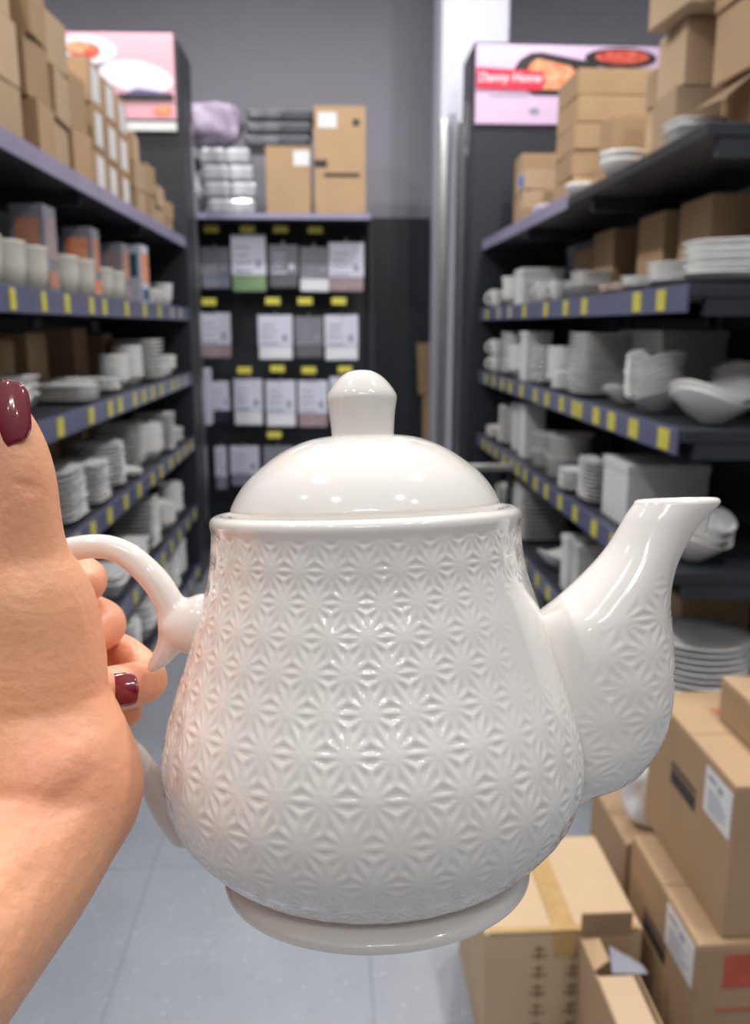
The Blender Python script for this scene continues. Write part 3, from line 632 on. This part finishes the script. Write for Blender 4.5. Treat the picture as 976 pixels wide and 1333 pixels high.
for k in range(3):
    hh=(a.z-zt2)/3
    o=link('wrapped_cloth',None or boxme('wc',-.2,.2,-.15,.15,0,hh-.004,bev=.02),'filmdark',loc=((a.x+b.x)/2+.01*(k-1),BY-.14,zt2+k*hh)); o.scale=((b.x-a.x)/.4,1,1)
    tag(o,['lowest dark film wrapped cloth on the lower brown carton','middle dark film wrapped cloth on the lower brown carton','topmost shiny film wrapped cloth on the lower brown carton'][k],'wrapped cloth')
k=0
for row in range(4):
    for cI in range(2):
        p=PB(288+cI*31-row*2,270,BY-.25)
        o=link('wrapped_napkins',boxme('wn',-.078,.078,-.09,.09,0,.098,bev=.022),'film',loc=(p.x+random.uniform(-.006,.006),BY-.22,zs+row*.1),rot=(0,0,random.uniform(-.1,.1)))
        tag(o,'film wrapped white cloth pack in the pile left of the linen rack cartons','wrapped cloth','white wrapped cloth packs')
p=PB(285,190,BY-.2)
lump('towel_bundle','fluffy lilac towel bundle on top of the white packs on the linen rack','towel',(p.x-.05,BY-.17,zs+.402),.19,.13,.13,'lilac',1,.35,9)
p=PB(259,270,BY-.25)
lump('wrapped_bag','lumpy white plastic bag at the left end on top of the linen rack','plastic bag',(p.x-.04,BY-.16,zs),.062,.12,.13,'film',5,.4,12)
lump('dark_bundle','dark navy bundle above the white bag at the left end of the linen rack','bundle',(p.x-.045,BY-.13,zs+.285),.045,.10,.04,'navy',6,.25,12)
# leaning cardboard by the pillar
bm=bmesh.new(); box(bm,-.05,.05,-.02,.02,0,.72,bev=.002); r=thing('folded_cardboard','lower piece of flattened brown cardboard standing by the pillar','cardboard',(.63,6.55,.0),0)
link('sheet',mesh_of(bm,'sheet'),'carton',r); 
a=PB(545,448,6.5); b=PB(567,510,6.5); c=PB(572,572,6.5)
r.location=((a.x+c.x)/2+.01,6.55,0)
CBOX.clear()
r.children[0].scale=(1.1,1,(PB(560,515,6.5).z)/.72)
bm=bmesh.new(); box(bm,-.06,.06,-.02,.02,0,.45,bev=.002)
r2=thing('folded_cardboard','upper leaning piece of flattened brown cardboard by the pillar','cardboard',((a.x+b.x)/2,6.55,PB(560,515,6.5).z+.008),0); r2.rotation_euler=(0,-.05,0)
o=link('sheet',mesh_of(bm,'sheet'),'carton',r2); o.scale=(1,1,(a.z-PB(560,515,6.5).z)/.45)
# trolley between the lid and the right rack
tp=PB(608,604,3.72); tq=PB(671,604,3.72)
tr=thing('trolley','grey utility trolley parked at the far right end of the aisle behind the teapot rim','trolley',((tp.x+tq.x)/2-.06,3.72,0))
TW=(tq.x-tp.x)/2+.06
bm=bmesh.new(); box(bm,-TW,TW,-.012,.012,tp.z-.03,tp.z,bev=.005); box(bm,-TW,-TW+.02,0,.4,tp.z-.03,tp.z,bev=.005); link('handle_bar',mesh_of(bm,'bar'),'steel',tr)
bm=bmesh.new()
for k in range(9): box(bm,-TW+.01,TW-.01,.02,.03,.45+k*.035,.455+k*.035)
for k in range(7): box(bm,-TW+.01+k*(2*TW-.025)/6,-TW+.015+k*(2*TW-.025)/6,.018,.032,.44,tp.z-.03)
box(bm,-TW+.01,TW-.01,.03,.40,.44,.455)
link('wire_basket',mesh_of(bm,'basket'),'rack',tr)
for sx_ in (-1,1):
    for yy in (.02,.38):
        bm=bmesh.new(); box(bm,-.01,.01,-.01,.01,.06,tp.z-.03); link('leg',mesh_of(bm,'leg'),'rack',tr,loc=(sx_*(TW-.02),yy,0))
        bm=bmesh.new(); bmesh.ops.create_cone(bm,cap_ends=True,segments=20,radius1=.03,radius2=.03,depth=.02,matrix=Matrix.Rotation(PI/2,4,'Y')); link('wheel',mesh_of(bm,'wheel'),'black',tr,loc=(sx_*(TW-.02),yy,.03))
# ------------------------------------------------------------------ foreground cartons (lower right)
# B: lower of the two big labelled cartons
def bigbox(x0,x1,y0,y1,z0,h,label,m='carton',**k):
    r=thing('carton',label,'cardboard box',((x0+x1)/2,(y0+y1)/2,z0)); carton_parts(r,x1-x0,y1-y0,h,m,**k); return r
B=bigbox(.655,1.06,1.33,1.68,0,.40,'big brown carton with black bar and white label, directly under its twin at lower right')
label_card(B,'L',.035,.30,.13,.088,.405,.35,.40)
bm=bmesh.new(); strokes(bm,(Vector((-.2031,0,0)),Vector((0,-1,0)),Vector((0,0,1)),Vector((-1,0,0))),[(-.08,.04,.245,.275),(-.08,.04,.282,.290)]); link('black_bar',mesh_of(bm,'bar'),'ink',B)['label']='black printed bar'
bm=bmesh.new(); strokes(bm,(Vector((0,-.1756,0)),Vector((1,0,0)),Vector((0,0,1)),Vector((0,-1,0))),[(-.15,-.085,.31,.38),(-.075,-.03,.30,.35),(-.16,-.02,.26,.265)]); link('red_print',mesh_of(bm,'redp'),'redink',B)['label']='red printed symbols'
A=bigbox(.705,1.12,1.345,1.75,.4015,.305,'big brown carton with white label stacked on its twin at lower right')
label_card(A,'L',.0875,.195,.108,.092,.415,.405,.305)
bm=bmesh.new(); strokes(bm,(Vector((-.2081,0,0)),Vector((0,-1,0)),Vector((0,0,1)),Vector((-1,0,0))),[(-.07,.05,.165,.195),(-.07,.05,.202,.210)]); link('black_bar',mesh_of(bm,'bar'),'ink',A)['label']='black printed bar'
bm=bmesh.new(); strokes(bm,(Vector((0,0,.3055)),Vector((1,0,0)),Vector((0,1,0)),Vector((0,0,1))),[(-.12,-.075,.10,.108),(-.115,-.07,.085,.093),(-.11,-.085,.07,.076)]); link('red_print',mesh_of(bm,'redp'),'redink',A)['label']='red printed symbols'
Cc=bigbox(.795,1.0,1.40,1.62,.7085,.088,'small brown carton on top of the stacked labelled cartons at the right edge')
D=bigbox(.30,.625,1.51,1.84,0,.30,'low tan carton sealed with glossy tape on the floor behind the teapot base',m='carton_pale',seam=False)
bm=bmesh.new(); box(bm,-.022,.026,-.165,.165,.2975,.3012); box(bm,-.022,.026,-.1665,-.1652,.24,.30); link('tape',mesh_of(bm,'tape'),'tape',D)['label']='glossy brown tape'
bm=bmesh.new(); box(bm,-.155,.155,-.1665,-.150,.2935,.3008,bev=.003); link('film_edge',mesh_of(bm,'fe'),'tape',D)['label']='shiny film on the front edge'
for cx_ in (-.05,.02,.09):
    rc=[]
    for rr in range(5): rc+= [(cx_-.016,cx_+.017,.06+rr*.045,.065+rr*.045),(cx_-.003,cx_+.0015,.052+rr*.045,.085+rr*.045),(cx_-.012,cx_+.012,.076+rr*.045,.080+rr*.045)]
    bm=bmesh.new(); strokes(bm,(Vector((0,-.1656,0)),Vector((1,0,0)),Vector((0,0,1)),Vector((0,-1,0))),rc); link('print',mesh_of(bm,'dprint'),'brownink',D)['label']='faint brown printed characters'
Fb=bigbox(.682,.90,1.78,2.05,0,.31,'brown carton on the floor behind the tall labelled pair and the tan carton')
# open carton E
E_=thing('open_carton','open brown carton with raised back wall in front of the tan taped carton','cardboard box',(.542,1.32,0))
w,d,h=.104,.345,.30; t=.004
bm=bmesh.new()
box(bm,-w/2,-w/2+t,-d/2,d/2,0,h-.006); box(bm,w/2-t,w/2,-d/2,d/2,0,h-.05); box(bm,-w/2+t,w/2-t,d/2-t,d/2,0,h); box(bm,-w/2+t,w/2-t,-d/2,-d/2+t,0,h-.006); box(bm,-w/2+t,w/2-t,-d/2+t,d/2-t,0,t)
link('carton_body',mesh_of(bm,'body'),'carton',E_)
link('flap',boxme('flap',-w/2,w/2,d/2-t,d/2,h+.0005,h+.052,bev=.001),'carton_in',E_)['label']='raised back flap with inside shade painted in'
link('flap',boxme('flap',-w/2+.001,w/2-.034,-d/2,.062,h-.005,h-.001,bev=.001),'carton_pale',E_)['label']='pale closed front flap'
def flap(pts,m,nm,lab):
    P=[Vector(p) for p in pts]; n=(P[1]-P[0]).cross(P[3]-P[0]).normalized()*.003
    bm=bmesh.new(); A_=[bm.verts.new(p) for p in P]; B_=[bm.verts.new(p+n) for p in P]
    bm.faces.new(A_); bm.faces.new(B_[::-1])
    for i in range(4): j=(i+1)%4; bm.faces.new((A_[i],A_[j],B_[j],B_[i]))
    link(nm,mesh_of(bm,nm),m,E_)['label']=lab
flap([(-w/2,.160,h-.002),(-w/2,.075,h-.002),(-w/2+.032,.085,h+.012),(-w/2+.028,.138,h+.018)],'carton','flap','small folded side flap')
flap([(-w/2+.030,.066,h),(w/2-.005,.066,h-.004),(w/2-.01,.085,h),(-w/2+.036,.108,h+.026)],'boxgrey','paper_flap','grey inner paper')
# white plastic bag behind cartons
lump('plastic_bag','white plastic bag on the carton between the spout and the labelled cartons','plastic bag',(.745,1.87,.3105),.040,.045,.072,'whitebag',8,.5,16)
# ------------------------------------------------------------------ TEAPOT
D0=.345; TT=math.radians(3.5); RO=math.radians(1.9)
PA=(RT*(-math.sin(RO)*math.cos(TT))+UP*(math.cos(RO)*math.cos(TT))-FW*math.sin(TT)).normalized()
PX=(RT*math.cos(RO)+UP*math.sin(RO)).normalized(); PY=PA.cross(PX)   # PY points towards... camera is -PY or +PY
PO=CP(475.5,666.5,D0)
PM=Matrix((PX,PY,PA)).transposed().to_4x4(); PM=Matrix.Translation(PO+PA*(-.148))@PM   # base of the pot
def pl(px,py):
    """pixel -> (x,s) in the teapot's own mid plane, s measured from its base"""
    r=FW+RT*((px-CX)/F)+UP*(-(py-CY)/F); den=r.dot(PY); t=(PO-CAM).dot(PY)/den; p=CAM+r*t-(PO-PA*.148); return p.dot(PX),p.dot(PA)
pot=thing('teapot','white porcelain teapot with embossed star pattern held up in front of the camera','teapot'); pot.matrix_world=PM
N=34
def asanoha(u,v):
    """u: cells around, v: rows ; returns relief 0 on ridges to 1 in pits"""
    row=np.floor(v); fv=v-row; uu=u-0.5*row-0.5*fv   # shear into lattice coords
    a=uu-np.floor(uu); b=fv
    up=a+b<1
    l1=np.where(up,1-a-b,a+b-1); l2=np.where(up,a,1-a); l3=np.where(up,b,1-b)
    st=np.sort(np.stack([l1,l2,l3]),axis=0); mn,md=st[0],st[1]
    d=np.minimum(mn*.866,(md-mn)*.5)/.134
    return np.clip(d,0,1)
def catmull(P,n):
    P=np.array(P,float); out=[]
    Q=np.vstack([2*P[0]-P[1],P,2*P[-1]-P[-2]])
    for i in range(1,len(Q)-2):
        for k in range(n):
            t=k/n; p0,p1,p2,p3=Q[i-1],Q[i],Q[i+1],Q[i+2]
            out.append(.5*((2*p1)+(-p0+p2)*t+(2*p0-5*p1+4*p2-p3)*t*t+(-p0+3*p1-3*p2+p3)*t**3))
    out.append(P[-1]); return np.array(out)
def grid_mesh(name,V,closed_u=True,cap0=False,cap1=False):
    nv,nu,_=V.shape; verts=V.reshape(-1,3); idx=np.arange(nv*nu).reshape(nv,nu)
    A=idx[:-1,:]; Bq=idx[1:,:]
    if closed_u: f=np.stack([A,np.roll(A,-1,1),np.roll(Bq,-1,1),Bq],-1).reshape(-1,4)
    else: f=np.stack([A[:,:-1],A[:,1:],Bq[:,1:],Bq[:,:-1]],-1).reshape(-1,4)
    faces=f.tolist()
    if cap0: faces.append(idx[0][::-1].tolist())
    if cap1: faces.append(idx[-1].tolist())
    me=bpy.data.meshes.new(name); me.from_pydata(verts.tolist(),[],faces); me.update()
    for p in me.polygons: p.use_smooth=True
    return me
Bz=.148
bodyp=[(.0611,-.0052),(.0616,-.012),(.0632,-.024),(.0672,-.0374),(.0705,-.0483),(.0738,-.0585),(.0778,-.0693),(.0812,-.0794),(.0832,-.0886),(.0841,-.0957),(.0838,-.1045),(.0820,-.112),(.0782,-.120),(.0722,-.1275),(.0645,-.1345),(.0565,-.1395)]
cp_=catmull(bodyp,30); seg=np.r_[0,np.cumsum(np.hypot(*np.diff(cp_,axis=0).T))]
rowh=1.07*.866*2*PI/N*cp_[:,0]; vv=np.r_[0,np.cumsum(np.diff(seg)/((rowh[1:]+rowh[:-1])/2))]
nrow=int(vv[-1]*15); vs_=np.linspace(0,vv[-1],nrow); rr=np.interp(vs_,vv,cp_[:,0]); ss=np.interp(vs_,vv,cp_[:,1])
dr=np.gradient(rr,vs_); ds=np.gradient(ss,vs_); nl=np.hypot(dr,ds); nr,nz=-ds/nl,dr/nl
nu=N*16; th=np.arange(nu)/nu*2*PI
U,Vv=np.meshgrid(th/(2*PI)*N,vs_)
rel=asanoha(U,Vv+ .0)
fade=np.clip((vs_-.02)/.12,0,1)*np.clip((vv[-1]-.25-vs_)/1.2,0,1)
TH=np.abs((th+PI)%(2*PI)-PI)
sm=np.clip(1-(1.05-TH)/.35,0,1)[None,:]; hz=np.clip((-.055-ss)/.03,0,1)[:,None]
msk=np.maximum(sm,np.maximum(hz,np.clip((ss+.030)/.012,0,1)[:,None]))
amp=-.00085*rel*msk*fade[:,None]*(rr/.075)[:,None]
R_=rr[:,None]+amp*nr[:,None]; Z_=ss[:,None]+amp*nz[:,None]+Bz
V=np.stack([R_*np.cos(th),R_*np.sin(th),Z_],-1)
# rim rings on top of the body
rim=[(.050,-.012),(.0528,-.005),(.0538,-.0010),(.0556,.0006),(.0582,.0010),(.0603,.0003),(.0614,-.0009),(.0617,-.0026),(.0614,-.0042)]
rimc=catmull(rim,4)
Vr=np.stack([np.stack([r*np.cos(th),r*np.sin(th),np.full(nu,s+Bz)],-1) for r,s in rimc])
Vb=np.stack([np.stack([r*np.cos(th),r*np.sin(th),np.full(nu,s+Bz)],-1) for r,s in [(.045,-.1405),(.01,-.1405)]])
body=link('body',grid_mesh('body',np.concatenate([Vr,V,Vb]),cap1=True),'porcelain',pot)
# foot
fp=catmull([(.0550,-.1380),(.0552,-.1398),(.0585,-.1418),(.0612,-.1442),(.0617,-.1462),(.0605,-.148),(.057,-.148),(.052,-.146),(.048,-.142)],6)
th2=np.arange(160)/160*2*PI
link('foot',grid_mesh('foot',np.stack([np.stack([r*np.cos(th2),r*np.sin(th2),np.full(160,s+Bz)],-1) for r,s in fp])),'porcelain',pot)
lp=catmull([(.0490,-.008),(.0525,-.002),(.0532,.0015),(.0530,.004),(.0500,.0095),(.0455,.0150),(.0396,.0200),(.0335,.0242),(.0265,.0276),(.019,.0298),(.010,.0309),(.0001,.0312)],8)
lid=link('lid',grid_mesh('lid',np.stack([np.stack([r*np.cos(th2),r*np.sin(th2),np.full(160,s+Bz)],-1) for r,s in lp])),'porcelain',pot)
kp=catmull([(.0135,.0290),(.0125,.0306),(.0126,.034),(.0131,.039),(.0137,.0428),(.0140,.0445),(.0140,.0458),(.0134,.0475),(.0120,.0497),(.0098,.0524),(.0070,.0547),(.0038,.0561),(.0001,.0565)],6)
link('knob',grid_mesh('knob',np.stack([np.stack([r*np.cos(th2),r*np.sin(th2),np.full(160,s+Bz)],-1) for r,s in kp])),'porcelain',lid)
# spout: horizontal slices (left px, right px, y px, half depth)
SL=[(700,752,1040,.008),(690,790,1022,.016),(684,826,1004,.0215),(678,849,978,.025),(672,862,955,.0265),(668,869,930,.027),(668,873,904,.027),(670,874.5,870,.026),(676,873,835,.0245),(690,871.5,805,.0225),(722,870.5,780,.0203),(748,873,757,.0180),(772,880,733,.0155),(790,891,711,.0135),(803,904,690,.0120),(813,920,672,.0110),(821,933,660,.0103),(825,937,655,.0100)]
rows=[]
for x0,x1,y,b in SL:
    a0,s0=pl(x0,y); a1,s1=pl(x1,y+0); rows.append(((a0+a1)/2,(s0+s1)/2,(a1-a0)/2,b))
rows=catmull(rows,9)
nU=200; tt=np.arange(nU)/nU*2*PI
arc=np.r_[0,np.cumsum(np.hypot(np.diff(rows[:,1]),np.diff(rows[:,0]+rows[:,2])))]
VS=[]
for k,(cx_,s_,ra,rb) in enumerate(rows):
    # pattern fades out towards the top and the inner (body) side
    x=ra*np.cos(tt); y=rb*np.sin(tt)
    per=.0145
    uu_=np.arctan2(y/ max(rb,1e-4),x/max(ra,1e-4))*(.5*(ra*.6+rb))/per; vrow=arc[k]/(per*.866)+.35
    relk=asanoha(uu_,np.full(nU,vrow))
    hgt=(s_-rows[0][1])/(rows[-1][1]-rows[0][1])
    m=np.clip((np.cos(tt)*1.0+.75-1.3*np.clip(hgt-.25,0,1))/.5,0,1)*np.clip((.80-hgt)/.15,0,1)*np.clip((hgt-.03)/.08,0,1)
    dsp=-.0007*relk*m
    nx=np.cos(tt)/max(ra,1e-4); ny=np.sin(tt)/max(rb,1e-4); nn=np.hypot(nx,ny)
    tilt=.0
    VS.append(np.stack([cx_+x+dsp*nx/nn,y+dsp*ny/nn,np.full(nU,s_)],-1))
# lip: roll inwards
cx_,s_,ra,rb=rows[-1]
for f,dz in ((.985,.0012),(.955,.0018),(.92,.0014),(.89,.0002),(.86,-.004),(.80,-.012)):
    VS.append(np.stack([cx_+(ra-(1-f)*.028)*np.cos(tt),(rb-(1-f)*.028)*np.sin(tt),np.full(nU,s_+dz)],-1))
link('spout',grid_mesh('spout',np.stack(VS),cap0=True),'porcelain',pot)
# handle and other blended tubes are grown as unions of balls, then remeshed to one surface
def blob_mesh(name,chains,vox,smooth_it,inv=None,fine=.25):
    bm=bmesh.new()
    for ch in chains:
        pts=catmull(ch,10)
        last=None
        for p in pts:
            q=Vector(p[:3]); r=p[3]
            if last is not None and (q-last).length<fine*r: continue
            last=q
            bmesh.ops.create_icosphere(bm,subdivisions=3,radius=r,matrix=Matrix.Translation(q))
    me=bpy.data.meshes.new(name); bm.to_mesh(me); bm.free()
    o=bpy.data.objects.new('tmp',me); COL.objects.link(o)
    md=o.modifiers.new('r','REMESH'); md.mode='VOXEL'; md.voxel_size=vox; md.adaptivity=0
    sm=o.modifiers.new('s','SMOOTH'); sm.factor=.5; sm.iterations=smooth_it
    dg=bpy.context.evaluated_depsgraph_get(); out=bpy.data.meshes.new_from_object(o.evaluated_get(dg)); bpy.data.objects.remove(o)
    for p in out.polygons: p.use_smooth=True
    out.name=name; return out
mpx=D0/F
def hp(x,y,r,dy=0): a,s=pl(x,y); return (a,dy,s,r*mpx)
ch1=[hp(262,812,34),hp(240,806,25),hp(224,790,20),hp(207,762,19),hp(185,738,18),(hp(160,719,17)),hp(128,711,16.5),hp(90,716,17),hp(55,728,17),hp(32,755,17),hp(20,800,17),hp(24,850,17),hp(44,893,17),hp(82,925,17),hp(128,948,17.5),hp(165,975,18),hp(194,1012,18),(hp(218,1056,20)),hp(242,1082,24)]
ch2=[hp(224,798,20),hp(226,820,20),hp(219,842,16),hp(208,858,12),hp(199,868,8.5)]
ch3=[hp(268,815,44),hp(250,815,36),hp(232,814,27)]
hm=blob_mesh('handle',[ch1,ch2,ch3],.0011,8)
link('handle',hm,'porcelain',pot)
# ------------------------------------------------------------------ HAND
HO=CP(60,1000,.31)
hand=thing('hand','left hand of a person with dark red nails gripping the teapot handle','hand',tuple(HO))
def H(x,y,d,rpx=None,r=None):
    p=CP(x,y,d)-HO; return (p.x,p.y,p.z,r if r else rpx*d/F)
th_=[H(2,528,.300,22),H(12,556,.300,33),H(24,590,.300,38),H(31,625,.300,41),H(33,665,.301,44),H(34,705,.303,49),H(38,745,.305,58),H(46,790,.306,76),H(50,840,.308,84),H(50,890,.308,88),H(48,940,.308,92),H(60,985,.305,100),H(72,1020,.302,108)]
wr=[H(40,900,.312,90),H(80,960,.308,82),H(108,1004,.303,74),H(106,1036,.300,78),H(70,1075,.293,90),H(20,1135,.280,104),H(-40,1200,.262,118),H(-120,1280,.24,140)]
wr2=[H(0,950,.325,110),H(20,1020,.315,110),H(0,1090,.30,120),H(-60,1180,.28,130),H(-130,1260,.26,150)]
palm=[H(20,800,.335,50),H(-10,830,.35,62),H(-10,900,.355,66),H(20,960,.342,80),H(60,1000,.322,80)]
idx=[H(-30,800,.375,r=.013),H(20,758,.390,r=.0112),H(70,742,.392,r=.0100),H(108,750,.380,r=.0090),H(112,760,.366,r=.0083),H(88,768,.354,r=.0078),H(66,772,.348,r=.0070)]
mid=[H(-30,850,.378,r=.013),H(30,815,.395,r=.0112),H(90,798,.398,r=.0103),H(130,806,.386,r=.0096),H(135,818,.370,r=.0090),H(112,830,.358,r=.0082),H(84,836,.350,r=.0074)]
rng=[H(-30,900,.378,r=.013),H(30,868,.395,r=.0110),H(95,850,.400,r=.0100),H(146,848,.394,r=.0094),H(178,868,.380,r=.0092),H(190,886,.367,r=.0092),H(170,892,.352,r=.0094),H(146,897,.338,r=.0092),H(120,900,.330,r=.0078)]
pnk=[H(-20,950,.370,r=.013),H(40,935,.385,r=.0100),H(110,925,.385,r=.0088),H(150,922,.378,r=.0084),H(160,926,.366,r=.0080),H(128,930,.352,r=.0074),H(100,932,.345,r=.0066)]
hmesh=blob_mesh('hand',[th_,wr,wr2,palm,idx,mid,rng,pnk],.0013,7,fine=.18)
# skin creases: shallow grooves pressed into the surface
creases=[((18,628),(52,634),.302,.0010,.0012),((22,640),(56,641),.302,.0006,.0010),((98,898),(140,884),.305,.0008,.0016),((96,910),(142,905),.305,.0007,.0016),((60,1075),(140,985),.30,.0022,.0060),((10,1180),(60,1120),.29,.0025,.007),((150,1040),(165,1080),.30,.0008,.002)]
seg_=[(np.array(CP(*a,d)-HO),np.array(CP(*b,d)-HO),am,wd) for a,b,d,am,wd in creases]
co_=np.empty(len(hmesh.vertices)*3); hmesh.vertices.foreach_get('co',co_); co_=co_.reshape(-1,3)
nm_=np.empty(len(hmesh.vertices)*3); hmesh.vertices.foreach_get('normal',nm_); nm_=nm_.reshape(-1,3)
fw=np.array(FW)
camo=np.array(CAM-HO)
def projn(P):
    q=P-camo; d=q@fw; return np.stack([CX+F*(q@np.array(RT))/d, CY-F*(q@np.array(UP))/d],-1)
pv=projn(co_); facing=np.clip(-(nm_@fw),0,1); depth=(co_-camo)@fw
for (a,b,am,wd),(pa,pb,dd,_,_) in zip(seg_,creases):
    a2=np.array(pa,float); b2=np.array(pb,float); ab=b2-a2; t=np.clip(((pv-a2)@ab)/(ab@ab),0,1); dist=np.hypot(*((pv-(a2+t[:,None]*ab)).T))*dd/F
    g=np.exp(-(dist/wd)**2)*facing*(depth<dd+.03)*np.sin(np.clip(.15+.7*t,0,1)*PI); co_-=nm_*(am*g)[:,None]
hmesh.vertices.foreach_set('co',co_.ravel()); hmesh.update()
link('palm_and_fingers',hmesh,'skin',hand)
def nail(cx,cy,d,wpx,lpx,ang,toward,label,bul=.0022,nrm=None):
    """curved nail plate: long axis at screen angle ang, outward normal nrm (camera-space x,y,z(out to viewer))"""
    n=(RT*nrm[0]+UP*nrm[1]-FW*nrm[2]).normalized(); l=(RT*math.cos(ang)+UP*math.sin(ang)); l=(l-n*l.dot(n)).normalized(); w=n.cross(l)
    bm=bmesh.new(); nu_,nv_=14,18; W=wpx*d/F/2; L=lpx*d/F/2; c=CP(cx,cy,d)-HO; G=[]
    for i in range(nv_):
        row=[]; v=-1+2*i/(nv_-1)
        for j in range(nu_):
            u=-1+2*j/(nu_-1)
            hw=math.sqrt(max(0,1-abs(v)**4)) if True else 1
            x=u*max(hw,.05)*W; z=-((x/W)**2)*bul*1.6-(v*v)*bul*.5
            row.append(bm.verts.new(c+w*x+l*(v*L)+n*z))
        G.append(row)
    for i in range(nv_-1):
        for j in range(nu_-1): bm.faces.new((G[i][j],G[i][j+1],G[i+1][j+1],G[i+1][j]))
    bmesh.ops.recalc_face_normals(bm,faces=bm.faces)
    if bm.faces[0].normal.dot(n)<0: bmesh.ops.reverse_faces(bm,faces=bm.faces)
    bmesh.ops.solidify(bm,geom=bm.faces[:],thickness=.0008)
    o=link('fingernail',smooth_me(bm,'nail'),'nail',hand); o['label']=label
nail(3,536,.2905,58,92,math.radians(100),1,'dark red thumbnail',nrm=(-.25,.12,1),bul=.0030)
nail(155,899,.3285,44,50,math.radians(186),1,'dark red fingernail',nrm=(.05,.10,1),bul=.0018)
# ------------------------------------------------------------------ light
w=bpy.data.worlds.new('hall'); S.world=w; w.use_nodes=True; nt=w.node_tree; bg=nt.nodes['Background']
tc=nt.nodes.new('ShaderNodeTexCoord'); sp=nt.nodes.new('ShaderNodeSeparateXYZ'); nt.links.new(tc.outputs['Generated'],sp.inputs[0])
cr=nt.nodes.new('ShaderNodeValToRGB'); e=cr.color_ramp.elements; e[0].position=.0; e[0].color=(.05,.047,.045,1); e[1].position=1; e[1].color=(1.15,1.17,1.2,1)
x=e.new(.35); x.color=(.44,.44,.46,1)
nt.links.new(sp.outputs['Z'],cr.inputs[0]); nt.links.new(cr.outputs[0],bg.inputs['Color']); bg.inputs['Strength'].default_value=.58
def area(name,loc,size,power,col=(1,1,1),rot=(0,0,0),shape='DISK',sy=None):
    l=bpy.data.lights.new(name,'AREA'); l.shape=shape; l.size=size; l.energy=power; l.color=col
    if sy: l.size_y=sy
    o=bpy.data.objects.new(name,l); COL.objects.link(o); o.location=loc; o.rotation_euler=rot; return o
k=0
for yy,pw in ((-2.6,2.5),(-.6,9),(.9,26),(2.7,42),(4.6,28)):
    for xx in (-1.1,1.1):
        area('ceiling_spot',(xx+.1*(k%3-1),yy,3.9),.10,pw,(1,.97,.93)); k+=1
for xx,yy in ((-.4,-1.6),(-.2,-1.6),(0.05,-1.5),(.25,-1.7),(1.3,-.5),(-1.6,.2)):
    area('ceiling_spot',(xx,yy,3.4),.09,3.5,(1,.97,.93))
area('ceiling_panel',(0,4.2,4.4),2.4,40,(.97,.98,1),shape='RECTANGLE',sy=2.6)
S.view_settings.view_transform='Standard'; S.view_settings.look='None'; S.view_settings.exposure=0.0; S.view_settings.gamma=1; S.view_settings.use_curve_mapping=False
